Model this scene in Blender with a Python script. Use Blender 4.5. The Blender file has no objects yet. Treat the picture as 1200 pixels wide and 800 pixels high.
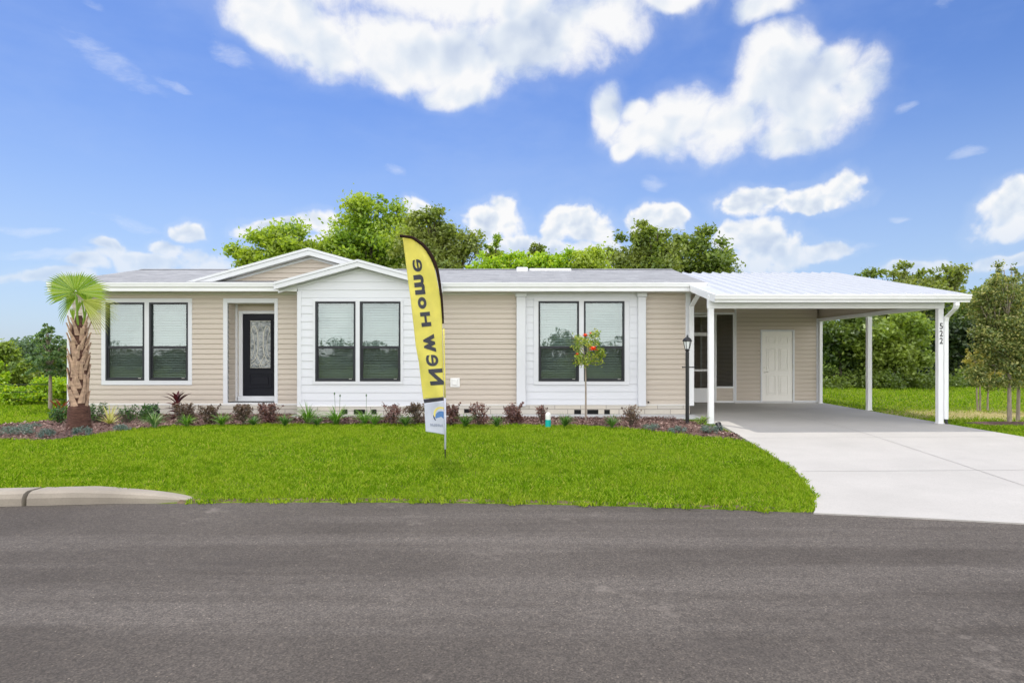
import bpy, math, random
import numpy as np
from mathutils import Vector, Matrix

scene = bpy.context.scene
COL = scene.collection
R = math.radians
rng = np.random.default_rng(7)
FOC, CX, CY, EYE = 740.0, 620.0, 414.0, 1.47     # calibrated from the place's vanishing lines


def wx(px, Y): return (px - CX) * Y / FOC
def wz(py, Y): return EYE - (py - CY) * Y / FOC
def depth(py, z=-0.04): return (EYE - z) * FOC / (py - CY)


# ------------------------------------------------------------------ objects
WLOC = {}


def tag(o, label=None, cat=None, group=None, kind=None):
    if label: o['label'] = label
    if cat: o['category'] = cat
    if group: o['group'] = group
    if kind: o['kind'] = kind
    return o


def thing(name, label, cat, loc=(0, 0, 0), group=None):
    o = bpy.data.objects.new(name, None)
    o.empty_display_size = 0.2
    COL.objects.link(o)
    o.location = loc
    WLOC[o.name] = Vector(loc)
    return tag(o, label, cat, group)


def wloc(o):
    v = Vector((0, 0, 0))
    while o is not None:
        v = v + Vector(o.location)
        o = o.parent
    return v


def link_mesh(name, me, mat, parent=None, loc=None, smooth=False):
    o = bpy.data.objects.new(name, me)
    COL.objects.link(o)
    for m in (mat if isinstance(mat, (list, tuple)) else [mat]):
        me.materials.append(m)
    if parent is not None:
        o.parent = parent
    if loc is not None:
        o.location = loc
    if smooth:
        me.polygons.foreach_set('use_smooth', np.ones(len(me.polygons), bool))
    return o


def mesh_np(verts, faces, name='mesh'):
    """verts (n,3), faces (m,k) all of the same k"""
    me = bpy.data.meshes.new(name)
    nv, (nf, k) = len(verts), faces.shape
    me.vertices.add(nv)
    me.vertices.foreach_set('co', np.ascontiguousarray(verts, np.float32).ravel())
    me.loops.add(nf * k)
    me.loops.foreach_set('vertex_index', np.ascontiguousarray(faces, np.int32).ravel())
    me.polygons.add(nf)
    me.polygons.foreach_set('loop_start', np.arange(0, nf * k, k, dtype=np.int32))
    me.update(calc_edges=True)
    me.validate()
    return me


class MB:
    """collects faces in world (or local) coordinates and links them as ONE mesh"""
    def __init__(s): s.v, s.f, s.m = [], [], []

    def add(s, vs, fs, mi=0):
        b = len(s.v)
        s.v += [tuple(p) for p in vs]
        s.f += [tuple(b + i for i in f) for f in fs]
        s.m += [mi] * len(fs)
        return s

    def quad(s, a, b, c, d, mi=0): return s.add([a, b, c, d], [(0, 1, 2, 3)], mi)

    def box(s, x0, x1, y0, y1, z0, z1, mi=0):
        vs = [(x, y, z) for z in (z0, z1) for y in (y0, y1) for x in (x0, x1)]
        return s.add(vs, [(0, 2, 3, 1), (4, 5, 7, 6), (0, 1, 5, 4), (2, 6, 7, 3), (0, 4, 6, 2), (1, 3, 7, 5)], mi)

    def bevbox(s, x0, x1, y0, y1, z0, z1, b=0.006, mi=0):
        """box with a chamfer on all twelve edges"""
        ax = ((x0, x1), (y0, y1), (z0, z1))
        vs, idx = [], {}
        for i in (0, 1):
            for j in (0, 1):
                for k in (0, 1):
                    c = [ax[0][i], ax[1][j], ax[2][k]]
                    ins = [c[0] + (b if i == 0 else -b), c[1] + (b if j == 0 else -b), c[2] + (b if k == 0 else -b)]
                    for a in range(3):
                        p = list(ins); p[a] = c[a]
                        idx[(i, j, k, a)] = len(vs); vs.append(p)
        fs = []
        for a in range(3):
            o1, o2 = [t for t in range(3) if t != a]
            for sd in (0, 1):
                ks = []
                for p, q in ((0, 0), (1, 0), (1, 1), (0, 1)):
                    t = [0, 0, 0]; t[a] = sd; t[o1] = p; t[o2] = q
                    ks.append(idx[(t[0], t[1], t[2], a)])
                fs.append(tuple(ks))
        for a in range(3):                      # edges along axis a
            o1, o2 = [t for t in range(3) if t != a]
            for p in (0, 1):
                for q in (0, 1):
                    ks = []
                    for e in (0, 1):
                        t = [0, 0, 0]; t[a] = e; t[o1] = p; t[o2] = q
                        ks.append((idx[(t[0], t[1], t[2], o1)], idx[(t[0], t[1], t[2], o2)]))
                    fs.append((ks[0][0], ks[1][0], ks[1][1], ks[0][1]))
        for i in (0, 1):
            for j in (0, 1):
                for k in (0, 1):
                    fs.append(tuple(idx[(i, j, k, a)] for a in range(3)))
        return s.add(vs, fs, mi)

    def tube(s, pts, rad, n=8, caps=True, mi=0):
        pts = [Vector(p) for p in pts]
        if not isinstance(rad, (list, tuple)): rad = [rad] * len(pts)
        vs, fs = [], []
        up = Vector((0, 0, 1))
        d0 = (pts[1] - pts[0]).normalized()
        a = d0.cross(up)
        if a.length < 1e-3: a = d0.cross(Vector((1, 0, 0)))
        a.normalize()
        for i, p in enumerate(pts):
            d = (pts[min(i + 1, len(pts) - 1)] - pts[max(i - 1, 0)])
            if d.length < 1e-9: d = d0
            d.normalize()
            a = (a - d * a.dot(d)); a.normalize()
            b = d.cross(a)
            for k in range(n):
                t = 2 * math.pi * k / n
                vs.append(p + (a * math.cos(t) + b * math.sin(t)) * rad[i])
        for i in range(len(pts) - 1):
            for k in range(n):
                k2 = (k + 1) % n
                fs.append((i * n + k, i * n + k2, (i + 1) * n + k2, (i + 1) * n + k))
        if caps:
            fs.append(tuple(range(n - 1, -1, -1)))
            fs.append(tuple((len(pts) - 1) * n + k for k in range(n)))
        return s.add(vs, fs, mi)

    def lathe(s, prof, c=(0, 0, 0), n=16, mi=0):
        vs, fs = [], []
        for r, z in prof:
            for k in range(n):
                t = 2 * math.pi * k / n
                vs.append((c[0] + r * math.cos(t), c[1] + r * math.sin(t), c[2] + z))
        for i in range(len(prof) - 1):
            for k in range(n):
                k2 = (k + 1) % n
                fs.append((i * n + k, i * n + k2, (i + 1) * n + k2, (i + 1) * n + k))
        fs.append(tuple(range(n - 1, -1, -1)))
        fs.append(tuple((len(prof) - 1) * n + k for k in range(n)))
        return s.add(vs, fs, mi)

    def extrude(s, poly, y0, y1, mi=0):
        """polygon in (x, z) extruded from y0 to y1"""
        n = len(poly)
        vs = [(x, y0, z) for x, z in poly] + [(x, y1, z) for x, z in poly]
        fs = [tuple(range(n)), tuple(range(2 * n - 1, n - 1, -1))]
        for i in range(n):
            j = (i + 1) % n
            fs.append((i, i + n, j + n, j))
        return s.add(vs, fs, mi)

    def extrude_x(s, poly, x0, x1, mi=0):
        """polygon in (y, z) extruded from x0 to x1"""
        n = len(poly)
        vs = [(x0, y, z) for y, z in poly] + [(x1, y, z) for y, z in poly]
        fs = [tuple(range(n)), tuple(range(2 * n - 1, n - 1, -1))]
        for i in range(n):
            j = (i + 1) % n
            fs.append((i, i + n, j + n, j))
        return s.add(vs, fs, mi)

    def build(s, name, mat, parent=None, smooth=False, local=False, loc=None):
        off = Vector((0, 0, 0))
        if parent is not None and not local: off = wloc(parent)
        elif parent is None and loc is not None and not local: off = Vector(loc)
        me = bpy.data.meshes.new(name)
        me.from_pydata([(p[0] - off.x, p[1] - off.y, p[2] - off.z) for p in s.v], [], s.f)
        if any(s.m): me.polygons.foreach_set('material_index', np.array(s.m, np.int32))
        me.update()
        import bmesh
        bm = bmesh.new(); bm.from_mesh(me)
        bmesh.ops.recalc_face_normals(bm, faces=bm.faces)
        bm.to_mesh(me); bm.free()
        o = link_mesh(name, me, mat, parent, loc, smooth)
        return o


# ------------------------------------------------------------------ materials
def new_mat(name):
    m = bpy.data.materials.new(name); m.use_nodes = True
    nt = m.node_tree; nt.nodes.clear()
    out = nt.nodes.new('ShaderNodeOutputMaterial')
    return m, nt, out


def nd(nt, typ, **kw):
    n = nt.nodes.new(typ)
    for k, v in kw.items():
        if hasattr(n, k) and k not in n.inputs: setattr(n, k, v)
        else: n.inputs[k].default_value = v
    return n


def rgb(c): return (c[0], c[1], c[2], 1.0)


def coords(nt, mode='Object', scale=(1, 1, 1)):
    if mode == 'World':
        g = nt.nodes.new('ShaderNodeNewGeometry'); src = g.outputs['Position']
    else:
        t = nt.nodes.new('ShaderNodeTexCoord'); src = t.outputs['Object']
    mp = nt.nodes.new('ShaderNodeMapping'); mp.inputs['Scale'].default_value = scale
    nt.links.new(src, mp.inputs['Vector'])
    return mp.outputs['Vector']


def noise(nt, vec, scale, detail=4, rough=.6):
    n = nt.nodes.new('ShaderNodeTexNoise')
    n.inputs['Scale'].default_value = scale; n.inputs['Detail'].default_value = detail
    n.inputs['Roughness'].default_value = rough
    if vec is not None: nt.links.new(vec, n.inputs['Vector'])
    return n


def ramp(nt, fac, stops):
    r = nt.nodes.new('ShaderNodeValToRGB')
    e = r.color_ramp.elements
    while len(e) < len(stops): e.new(0.5)
    for el, (p, c) in zip(e, stops):
        el.position = p; el.color = rgb(c) if not isinstance(c, (int, float)) else (c, c, c, 1)
    nt.links.new(fac, r.inputs['Fac'])
    return r


def mixc(nt, fac, a, b, blend='MIX'):
    m = nt.nodes.new('ShaderNodeMix'); m.data_type = 'RGBA'; m.blend_type = blend
    for sock, v in ((m.inputs['Factor'], fac), (m.inputs['A'], a), (m.inputs['B'], b)):
        if isinstance(v, bpy.types.NodeSocket): nt.links.new(v, sock)
        elif isinstance(v, (int, float)): sock.default_value = v if sock.name == 'Factor' else (v, v, v, 1)
        else: sock.default_value = rgb(v)
    return m.outputs['Result']


def math_(nt, op, a, b=None, c=None, clamp=False):
    m = nt.nodes.new('ShaderNodeMath'); m.operation = op; m.use_clamp = clamp
    for i, v in enumerate((a, b, c)):
        if v is None: continue
        if isinstance(v, bpy.types.NodeSocket): nt.links.new(v, m.inputs[i])
        else: m.inputs[i].default_value = v
    return m.outputs[0]


def bump(nt, h, strength=.3, dist=.01):
    b = nt.nodes.new('ShaderNodeBump')
    b.inputs['Strength'].default_value = strength; b.inputs['Distance'].default_value = dist
    nt.links.new(h, b.inputs['Height'])
    return b.outputs['Normal']


def plain(name, col, rough=.55, var=.06, scale=3.0, bmp=0., bscale=60., metallic=0., spec=.4, stretch=(1, 1, 1)):
    m, nt, out = new_mat(name)
    v = coords(nt, 'World', stretch)
    n = noise(nt, v, scale, 5)
    c = ramp(nt, n.outputs['Fac'], [(.25, [x * (1 - var) for x in col]), (.75, [min(1, x * (1 + var)) for x in col])])
    p = nd(nt, 'ShaderNodeBsdfPrincipled', Roughness=rough, Metallic=metallic)
    p.inputs['Specular IOR Level'].default_value = spec
    nt.links.new(c.outputs['Color'], p.inputs['Base Color'])
    if bmp:
        nb = noise(nt, v, bscale, 3)
        nt.links.new(bump(nt, nb.outputs['Fac'], bmp, .01), p.inputs['Normal'])
    nt.links.new(p.outputs[0], out.inputs[0])
    return m


def leaf_mat(name, c1, c2, c3=None, trans=.4, gloss=.06, big=None):
    """leaf colour varies from leaf to leaf (random per island)"""
    m, nt, out = new_mat(name)
    g = nt.nodes.new('ShaderNodeNewGeometry')
    stops = [(.0, c1), (1., c2)] if c3 is None else [(.0, c1), (.55, c2), (1., c3)]
    c = ramp(nt, g.outputs['Random Per Island'], stops).outputs['Color']
    if big is not None:
        n = noise(nt, g.outputs['Position'], big[0], 2)
        f = ramp(nt, n.outputs['Fac'], [(.38, 0.), (.62, 1.)]).outputs['Color']
        c = mixc(nt, f, c, mixc(nt, .6, c, big[1]))
    d = nt.nodes.new('ShaderNodeBsdfDiffuse'); t = nt.nodes.new('ShaderNodeBsdfTranslucent')
    nt.links.new(c, d.inputs['Color'])
    tc = mixc(nt, 1.0, c, (1.25, 1.2, .6), 'MULTIPLY')
    nt.links.new(tc, t.inputs['Color'])
    mx = nt.nodes.new('ShaderNodeMixShader'); mx.inputs[0].default_value = trans
    nt.links.new(d.outputs[0], mx.inputs[1]); nt.links.new(t.outputs[0], mx.inputs[2])
    gl = nd(nt, 'ShaderNodeBsdfGlossy', Roughness=.45)
    m2 = nt.nodes.new('ShaderNodeMixShader'); m2.inputs[0].default_value = gloss
    nt.links.new(mx.outputs[0], m2.inputs[1]); nt.links.new(gl.outputs[0], m2.inputs[2])
    nt.links.new(m2.outputs[0], out.inputs[0])
    return m


M = {}
M['beige'] = plain('beige vinyl siding', (.545, .48, .408), .5, .035, 1.3, stretch=(.5, .5, 5))
M['white_siding'] = plain('white lap siding', (.66, .675, .71), .5, .025, 1.2, stretch=(.5, .5, 4))
M['white'] = plain('white trim paint', (.67, .685, .715), .45, .03, 4)
M['roof_metal'] = plain('white roofing metal', (.50, .515, .54), .4, .03, 2)
M['white_metal'] = plain('white aluminium', (.78, .79, .80), .35, .03, 2)
M['cream'] = plain('cream door paint', (.84, .82, .77), .45, .02, 3)
M['black_frame'] = plain('black window frame', (.018, .02, .026), .4, .1, 6)
M['black_door'] = plain('black door paint', (.008, .009, .015), .45, .15, 8, spec=.2)
M['black_metal'] = plain('black painted metal', (.012, .012, .013), .4, .2, 12)
M['dark'] = plain('dark void', (.008, .008, .008), .9)
M['interior'] = plain('room interior', (.3, .3, .29), .8)
M['blind'] = plain('white window blind', (.34, .375, .375), .5, .02)
M['soffit'] = plain('vented soffit', (.74, .73, .70), .6, .03)
M['bark'] = plain('grey brown bark', (.10, .08, .06), .9, .35, 9, .6, 40, stretch=(1, 1, .3))
M['pale_bark'] = plain('pale bark', (.30, .25, .20), .9, .3, 14, .5, 60, stretch=(1, 1, .4))
M['nickel'] = plain('brushed nickel', (.6, .58, .55), .3, .05, 20, metallic=1.)
M['frost'] = plain('lantern glass', (.75, .78, .78), .25, .05)
M['teal'] = plain('teal plastic', (.0, .42, .38), .4, .04)
M['white_plastic'] = plain('white plastic', (.82, .82, .80), .4, .03)
M['chip'] = None


def m_block():
    m, nt, out = new_mat('cream skirting block')
    v = coords(nt, 'World')
    sep = nt.nodes.new('ShaderNodeSeparateXYZ'); nt.links.new(v, sep.inputs[0])
    cmb = nt.nodes.new('ShaderNodeCombineXYZ')
    nt.links.new(sep.outputs['X'], cmb.inputs['X']); nt.links.new(math_(nt, 'ADD', sep.outputs['Z'], 2.0), cmb.inputs['Y'])
    b = nt.nodes.new('ShaderNodeTexBrick')
    b.inputs['Scale'].default_value = 1; b.inputs['Brick Width'].default_value = .62
    b.inputs['Row Height'].default_value = .125; b.inputs['Mortar Size'].default_value = .008
    b.inputs['Color1'].default_value = rgb((.56, .53, .48)); b.inputs['Color2'].default_value = rgb((.62, .57, .49))
    b.inputs['Mortar'].default_value = rgb((.30, .27, .24))
    nt.links.new(cmb.outputs[0], b.inputs['Vector'])
    n = noise(nt, v, 14, 5)
    c = mixc(nt, math_(nt, 'MULTIPLY', n.outputs['Fac'], .35), b.outputs['Color'], (.40, .36, .31))
    p = nd(nt, 'ShaderNodeBsdfPrincipled', Roughness=.85)
    nt.links.new(c, p.inputs['Base Color'])
    h = math_(nt, 'ADD', math_(nt, 'MULTIPLY', b.outputs['Fac'], -1.0), math_(nt, 'MULTIPLY', n.outputs['Fac'], .3))
    nt.links.new(bump(nt, h, .7, .012), p.inputs['Normal'])
    nt.links.new(p.outputs[0], out.inputs[0])
    return m


def m_shingle():
    m, nt, out = new_mat('pale grey asphalt shingle')
    v = coords(nt, 'World', (1, 1.02, 1))
    b = nt.nodes.new('ShaderNodeTexBrick')
    b.inputs['Scale'].default_value = 1; b.inputs['Brick Width'].default_value = .32
    b.inputs['Row Height'].default_value = .135; b.inputs['Mortar Size'].default_value = .006
    b.inputs['Mortar Smooth'].default_value = .3; b.inputs['Bias'].default_value = 0.
    b.inputs['Color1'].default_value = rgb((.17, .173, .178)); b.inputs['Color2'].default_value = rgb((.34, .345, .355))
    b.inputs['Mortar'].default_value = rgb((.16, .17, .18))
    nt.links.new(v, b.inputs['Vector'])
    n = noise(nt, v, 2.2, 6, .7); n2 = noise(nt, v, 120, 2)
    c = mixc(nt, ramp(nt, n.outputs['Fac'], [(.3, 0.), (.7, .6)]).outputs['Color'], b.outputs['Color'], (.37, .375, .385))
    n3 = noise(nt, coords(nt, 'World', (1.6, 7, 1)), 1.6, 5, .7)
    c = mixc(nt, ramp(nt, n3.outputs['Fac'], [(.50, 0.), (.62, .75)]).outputs['Color'], c, (.16, .165, .175))
    c = mixc(nt, math_(nt, 'MULTIPLY', n2.outputs['Fac'], .45), c, (.2, .2, .21))
    p = nd(nt, 'ShaderNodeBsdfPrincipled', Roughness=.9)
    nt.links.new(c, p.inputs['Base Color'])
    nt.links.new(bump(nt, b.outputs['Fac'], -.6, .008), p.inputs['Normal'])
    nt.links.new(p.outputs[0], out.inputs[0])
    return m


def m_asphalt():
    m, nt, out = new_mat('worn asphalt')
    v = coords(nt, 'World')
    big = noise(nt, v, .35, 4, .6)
    st = noise(nt, coords(nt, 'World', (.12, 1.3, 1)), 1.3, 5, .62)
    fine = noise(nt, v, 85, 3, .75); vor = nt.nodes.new('ShaderNodeTexVoronoi'); vor.inputs['Scale'].default_value = 105
    nt.links.new(v, vor.inputs['Vector'])
    c = ramp(nt, big.outputs['Fac'], [(.32, (.082, .071, .061)), (.68, (.140, .123, .107))]).outputs['Color']
    c = mixc(nt, ramp(nt, st.outputs['Fac'], [(.45, 0.), (.66, .65)]).outputs['Color'], c, (.186, .165, .146))
    agg = ramp(nt, vor.outputs['Color'], [(.0, (.55, .55, .55)), (.55, (.97, .97, .97)), (.90, (1.3, 1.26, 1.22)), (1., (2.6, 2.5, 2.35))]).outputs['Color']
    c = mixc(nt, 1., c, agg, 'MULTIPLY')
    mid = noise(nt, v, 22, 5, .75)
    c = mixc(nt, ramp(nt, mid.outputs['Fac'], [(.36, .35), (.54, 0.)]).outputs['Color'], c, (.042, .037, .034))
    c = mixc(nt, ramp(nt, fine.outputs['Fac'], [(.35, .6), (.55, 0.)]).outputs['Color'], c, (.045, .04, .037))
    sp = noise(nt, v, 1.3, 7, .75)                        # scuffs and tar stains with their own outline
    c = mixc(nt, ramp(nt, sp.outputs['Fac'], [(.60, 0.), (.72, .6)]).outputs['Color'], c, (.235, .205, .178))
    sd = noise(nt, coords(nt, 'World', (.4, 1.0, 1)), .8, 6, .65)
    c = mixc(nt, ramp(nt, sd.outputs['Fac'], [(.57, 0.), (.70, .55)]).outputs['Color'], c, (.068, .060, .055))
    p = nd(nt, 'ShaderNodeBsdfPrincipled', Roughness=.85)
    p.inputs['Specular IOR Level'].default_value = .12
    nt.links.new(c, p.inputs['Base Color'])
    h = math_(nt, 'ADD', vor.outputs['Distance'], fine.outputs['Fac'])
    nt.links.new(bump(nt, h, .35, .006), p.inputs['Normal'])
    nt.links.new(p.outputs[0], out.inputs[0])
    return m


def m_concrete(name, col, var=.08):
    m, nt, out = new_mat(name)
    v = coords(nt, 'World')
    a = noise(nt, v, .8, 6, .65); b = noise(nt, v, 60, 3); br = noise(nt, coords(nt, 'World', (9, 1, 1)), 12, 3)
    lo = [x * (1 - var) for x in col]; hi = [x * (1 + var) for x in col]
    c = ramp(nt, a.outputs['Fac'], [(.3, lo), (.7, hi)]).outputs['Color']
    c = mixc(nt, ramp(nt, b.outputs['Fac'], [(.3, .25), (.55, 0.)]).outputs['Color'], c, [x * .6 for x in col])
    st = noise(nt, v, 1.9, 6, .75)
    c = mixc(nt, ramp(nt, st.outputs['Fac'], [(.62, 0.), (.78, .35)]).outputs['Color'], c, [x * .72 for x in col])
    p = nd(nt, 'ShaderNodeBsdfPrincipled', Roughness=.8)
    p.inputs['Specular IOR Level'].default_value = .3
    nt.links.new(c, p.inputs['Base Color'])
    nt.links.new(bump(nt, math_(nt, 'ADD', b.outputs['Fac'], math_(nt, 'MULTIPLY', br.outputs['Fac'], .6)), .12, .004), p.inputs['Normal'])
    nt.links.new(p.outputs[0], out.inputs[0])
    return m


def m_ground():
    """soil, turf thatch and, on the right, a dry strip"""
    m, nt, out = new_mat('turf soil')
    v = coords(nt, 'World')
    a = noise(nt, v, .45, 5, .6); f = noise(nt, v, 28, 5, .7)
    c = ramp(nt, f.outputs['Fac'], [(.3, (.035, .055, .008)), (.5, (.10, .16, .012)), (.7, (.22, .28, .04))]).outputs['Color']
    c = mixc(nt, ramp(nt, a.outputs['Fac'], [(.45, 0.), (.62, .5)]).outputs['Color'], c, (.20, .24, .03))
    sep = nt.nodes.new('ShaderNodeSeparateXYZ'); nt.links.new(v, sep.inputs[0])
    dx = math_(nt, 'MULTIPLY', math_(nt, 'SUBTRACT', sep.outputs['X'], 11.5), .22)
    dy = math_(nt, 'MULTIPLY', math_(nt, 'SUBTRACT', sep.outputs['Y'], 15.3), .62)
    q = math_(nt, 'ADD', math_(nt, 'MULTIPLY', dx, dx), math_(nt, 'MULTIPLY', dy, dy))
    w = noise(nt, v, 1.1, 5, .7)
    q = math_(nt, 'ADD', q, math_(nt, 'MULTIPLY', math_(nt, 'SUBTRACT', w.outputs['Fac'], .5), 2.2))
    c = mixc(nt, ramp(nt, q, [(.35, .9), (1., 0.)]).outputs['Color'], c, (.50, .44, .20))
    p = nd(nt, 'ShaderNodeBsdfPrincipled', Roughness=.95)
    p.inputs['Specular IOR Level'].default_value = .1
    nt.links.new(c, p.inputs['Base Color'])
    nt.links.new(bump(nt, f.outputs['Fac'], .8, .03), p.inputs['Normal'])
    nt.links.new(p.outputs[0], out.inputs[0])
    return m


def m_grass():
    m, nt, out = new_mat('lawn blade')
    g = nt.nodes.new('ShaderNodeNewGeometry')
    c = ramp(nt, g.outputs['Random Per Island'], [(.0, (.065, .16, .005)), (.35, (.165, .33, .010)), (.7, (.31, .50, .028)), (.92, (.47, .60, .085)), (1., (.60, .56, .18))]).outputs['Color']
    pos = g.outputs['Position']
    a = noise(nt, pos, .55, 4, .6)
    c = mixc(nt, ramp(nt, a.outputs['Fac'], [(.40, 0.), (.62, .55)]).outputs['Color'], c, (.33, .46, .04))
    b = noise(nt, pos, 9., 3, .65)                       # tufts
    c = mixc(nt, ramp(nt, b.outputs['Fac'], [(.52, 0.), (.66, .75)]).outputs['Color'], c, (.085, .21, .005))
    b = noise(nt, pos, 13., 3, .65)
    c = mixc(nt, ramp(nt, b.outputs['Fac'], [(.56, 0.), (.70, .7)]).outputs['Color'], c, (.42, .54, .07))
    b = noise(nt, pos, 2.4, 5, .65)
    c = mixc(nt, ramp(nt, b.outputs['Fac'], [(.54, 0.), (.70, .5)]).outputs['Color'], c, (.10, .25, .006))
    b2 = noise(nt, pos, 1.5, 6, .75)
    c = mixc(nt, ramp(nt, b2.outputs['Fac'], [(.62, 0.), (.76, .4)]).outputs['Color'], c, (.44, .50, .10))
    d = nt.nodes.new('ShaderNodeBsdfDiffuse'); t = nt.nodes.new('ShaderNodeBsdfTranslucent')
    nt.links.new(c, d.inputs['Color']); nt.links.new(mixc(nt, 1., c, (1.3, 1.15, .5), 'MULTIPLY'), t.inputs['Color'])
    mx = nt.nodes.new('ShaderNodeMixShader'); mx.inputs[0].default_value = .45
    nt.links.new(d.outputs[0], mx.inputs[1]); nt.links.new(t.outputs[0], mx.inputs[2])
    nt.links.new(mx.outputs[0], out.inputs[0])
    return m


def m_glass(name, tint, refl, through):
    m, nt, out = new_mat(name)
    gl = nd(nt, 'ShaderNodeBsdfGlossy', Roughness=.015); gl.inputs['Color'].default_value = rgb(tint)
    v = coords(nt, 'World'); n = noise(nt, v, 1.6, 2)
    nt.links.new(bump(nt, n.outputs['Fac'], .06, .05), gl.inputs['Normal'])
    tr = nt.nodes.new('ShaderNodeBsdfTransparent'); tr.inputs['Color'].default_value = rgb(through)
    mx = nt.nodes.new('ShaderNodeMixShader'); mx.inputs[0].default_value = refl
    nt.links.new(tr.outputs[0], mx.inputs[1]); nt.links.new(gl.outputs[0], mx.inputs[2])
    nt.links.new(mx.outputs[0], out.inputs[0])
    return m


def m_screen(name, col, cover):
    m, nt, out = new_mat(name)
    d = nt.nodes.new('ShaderNodeBsdfDiffuse'); d.inputs['Color'].default_value = rgb(col)
    tr = nt.nodes.new('ShaderNodeBsdfTransparent')
    mx = nt.nodes.new('ShaderNodeMixShader'); mx.inputs[0].default_value = cover
    nt.links.new(tr.outputs[0], mx.inputs[1]); nt.links.new(d.outputs[0], mx.inputs[2])
    nt.links.new(mx.outputs[0], out.inputs[0])
    return m


def m_artglass():
    m, nt, out = new_mat('leaded door glass')
    v = coords(nt, 'World')
    n = noise(nt, v, 9, 3); n2 = nt.nodes.new('ShaderNodeTexVoronoi'); n2.inputs['Scale'].default_value = 14
    nt.links.new(v, n2.inputs['Vector'])
    c = ramp(nt, n.outputs['Fac'], [(.3, (.05, .06, .07)), (.5, (.25, .27, .28)), (.7, (.42, .43, .43))]).outputs['Color']
    p = nd(nt, 'ShaderNodeBsdfPrincipled', Roughness=.12)
    nt.links.new(c, p.inputs['Base Color'])
    nt.links.new(bump(nt, n2.outputs['Distance'], .5, .01), p.inputs['Normal'])
    nt.links.new(p.outputs[0], out.inputs[0])
    return m


def m_fabric(name, col, trans=.35):
    m, nt, out = new_mat(name)
    v = coords(nt, 'World')
    n = noise(nt, v, 5, 3)
    c = ramp(nt, n.outputs['Fac'], [(.3, [x * .93 for x in col]), (.7, [min(1, x * 1.05) for x in col])]).outputs['Color']
    d = nt.nodes.new('ShaderNodeBsdfDiffuse'); t = nt.nodes.new('ShaderNodeBsdfTranslucent')
    nt.links.new(c, d.inputs['Color']); nt.links.new(c, t.inputs['Color'])
    mx = nt.nodes.new('ShaderNodeMixShader'); mx.inputs[0].default_value = trans
    nt.links.new(d.outputs[0], mx.inputs[1]); nt.links.new(t.outputs[0], mx.inputs[2])
    nt.links.new(mx.outputs[0], out.inputs[0])
    return m


def m_mulch():
    m, nt, out = new_mat('bark mulch')
    v = coords(nt, 'World')
    n = noise(nt, v, 22, 6, .75)
    c = ramp(nt, n.outputs['Fac'], [(.3, (.03, .015, .012)), (.5, (.12, .065, .05)), (.7, (.28, .17, .13))]).outputs['Color']
    p = nd(nt, 'ShaderNodeBsdfPrincipled', Roughness=.95)
    nt.links.new(c, p.inputs['Base Color'])
    nt.links.new(bump(nt, n.outputs['Fac'], 1., .03), p.inputs['Normal'])
    nt.links.new(p.outputs[0], out.inputs[0])
    return m


M['block'] = m_block(); M['shingle'] = m_shingle(); M['asphalt'] = m_asphalt()
M['drive'] = m_concrete('driveway concrete', (.435, .415, .385), .08)
M['strip'] = m_concrete('footing concrete', (.55, .55, .55), .05)
M['kerb'] = m_concrete('weathered kerb concrete', (.325, .285, .23), .22)
M['soil'] = plain('bare brown soil', (.12, .085, .05), .95, .55, 9, 1., 40)
M['ground'] = m_ground(); M['grass'] = m_grass(); M['mulch'] = m_mulch()
M['chip'] = leaf_mat('mulch chip', (.045, .02, .017), (.20, .115, .10), (.48, .34, .29), 0., .02)
M['pane'] = m_glass('window pane', (.80, .86, .88), .115, (.85, .90, .885))
M['screen'] = m_screen('insect screen', (.05, .055, .05), .30)
M['porch_screen'] = m_screen('porch screen', (.03, .026, .022), .36)
M['artglass'] = m_artglass()
M['flag_yellow'] = m_fabric('yellow flag cloth', (.90, .83, .25), .5)
M['flag_white'] = m_fabric('white flag cloth', (.72, .74, .84))
M['flag_grey'] = m_fabric('charcoal flag cloth', (.06, .06, .075), .1)
M['flag_black'] = m_fabric('dark sleeve cloth', (.035, .022, .018), .1)
M['ink'] = plain('charcoal print', (.045, .048, .062), .8)
M['logo_blue'] = plain('blue print', (.10, .22, .50), .8)
M['logo_navy'] = plain('navy print', (.02, .035, .10), .8)
M['logo_yellow'] = plain('yellow print', (.80, .68, .20), .8)
M['logo_grey'] = plain('grey print', (.35, .38, .48), .8)

# ------------------------------------------------------------------ ground, road, kerb, driveway
def edge(x):
    xx = np.clip(np.asarray(x, float), -7.5, 9.)
    return 6.95 - .0178 * (xx + 2.2) ** 2


def gz(x, y):
    """height of the lawn surface"""
    x = np.asarray(x, float); y = np.asarray(y, float)
    t = np.clip((y - edge(x)) / 6.0, 0, 1)
    z = -.155 + .115 * t ** .8
    k = 1 / (1 + np.exp((x + 4.1) * 5))                       # behind the kerb the turf sits higher
    q = y - edge(x)
    z = z + k * (.085 * np.exp(-np.clip(q, 0, 20) / 2.2) * np.clip((q - .12) / .12, 0, 1) - .06 * np.clip(1 - (q - .05) / .15, 0, 1))
    rise = np.clip((y - 17) / 12, 0, 1) * np.clip((x - 8) / 4, 0, 1) * .12
    return z + rise


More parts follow.
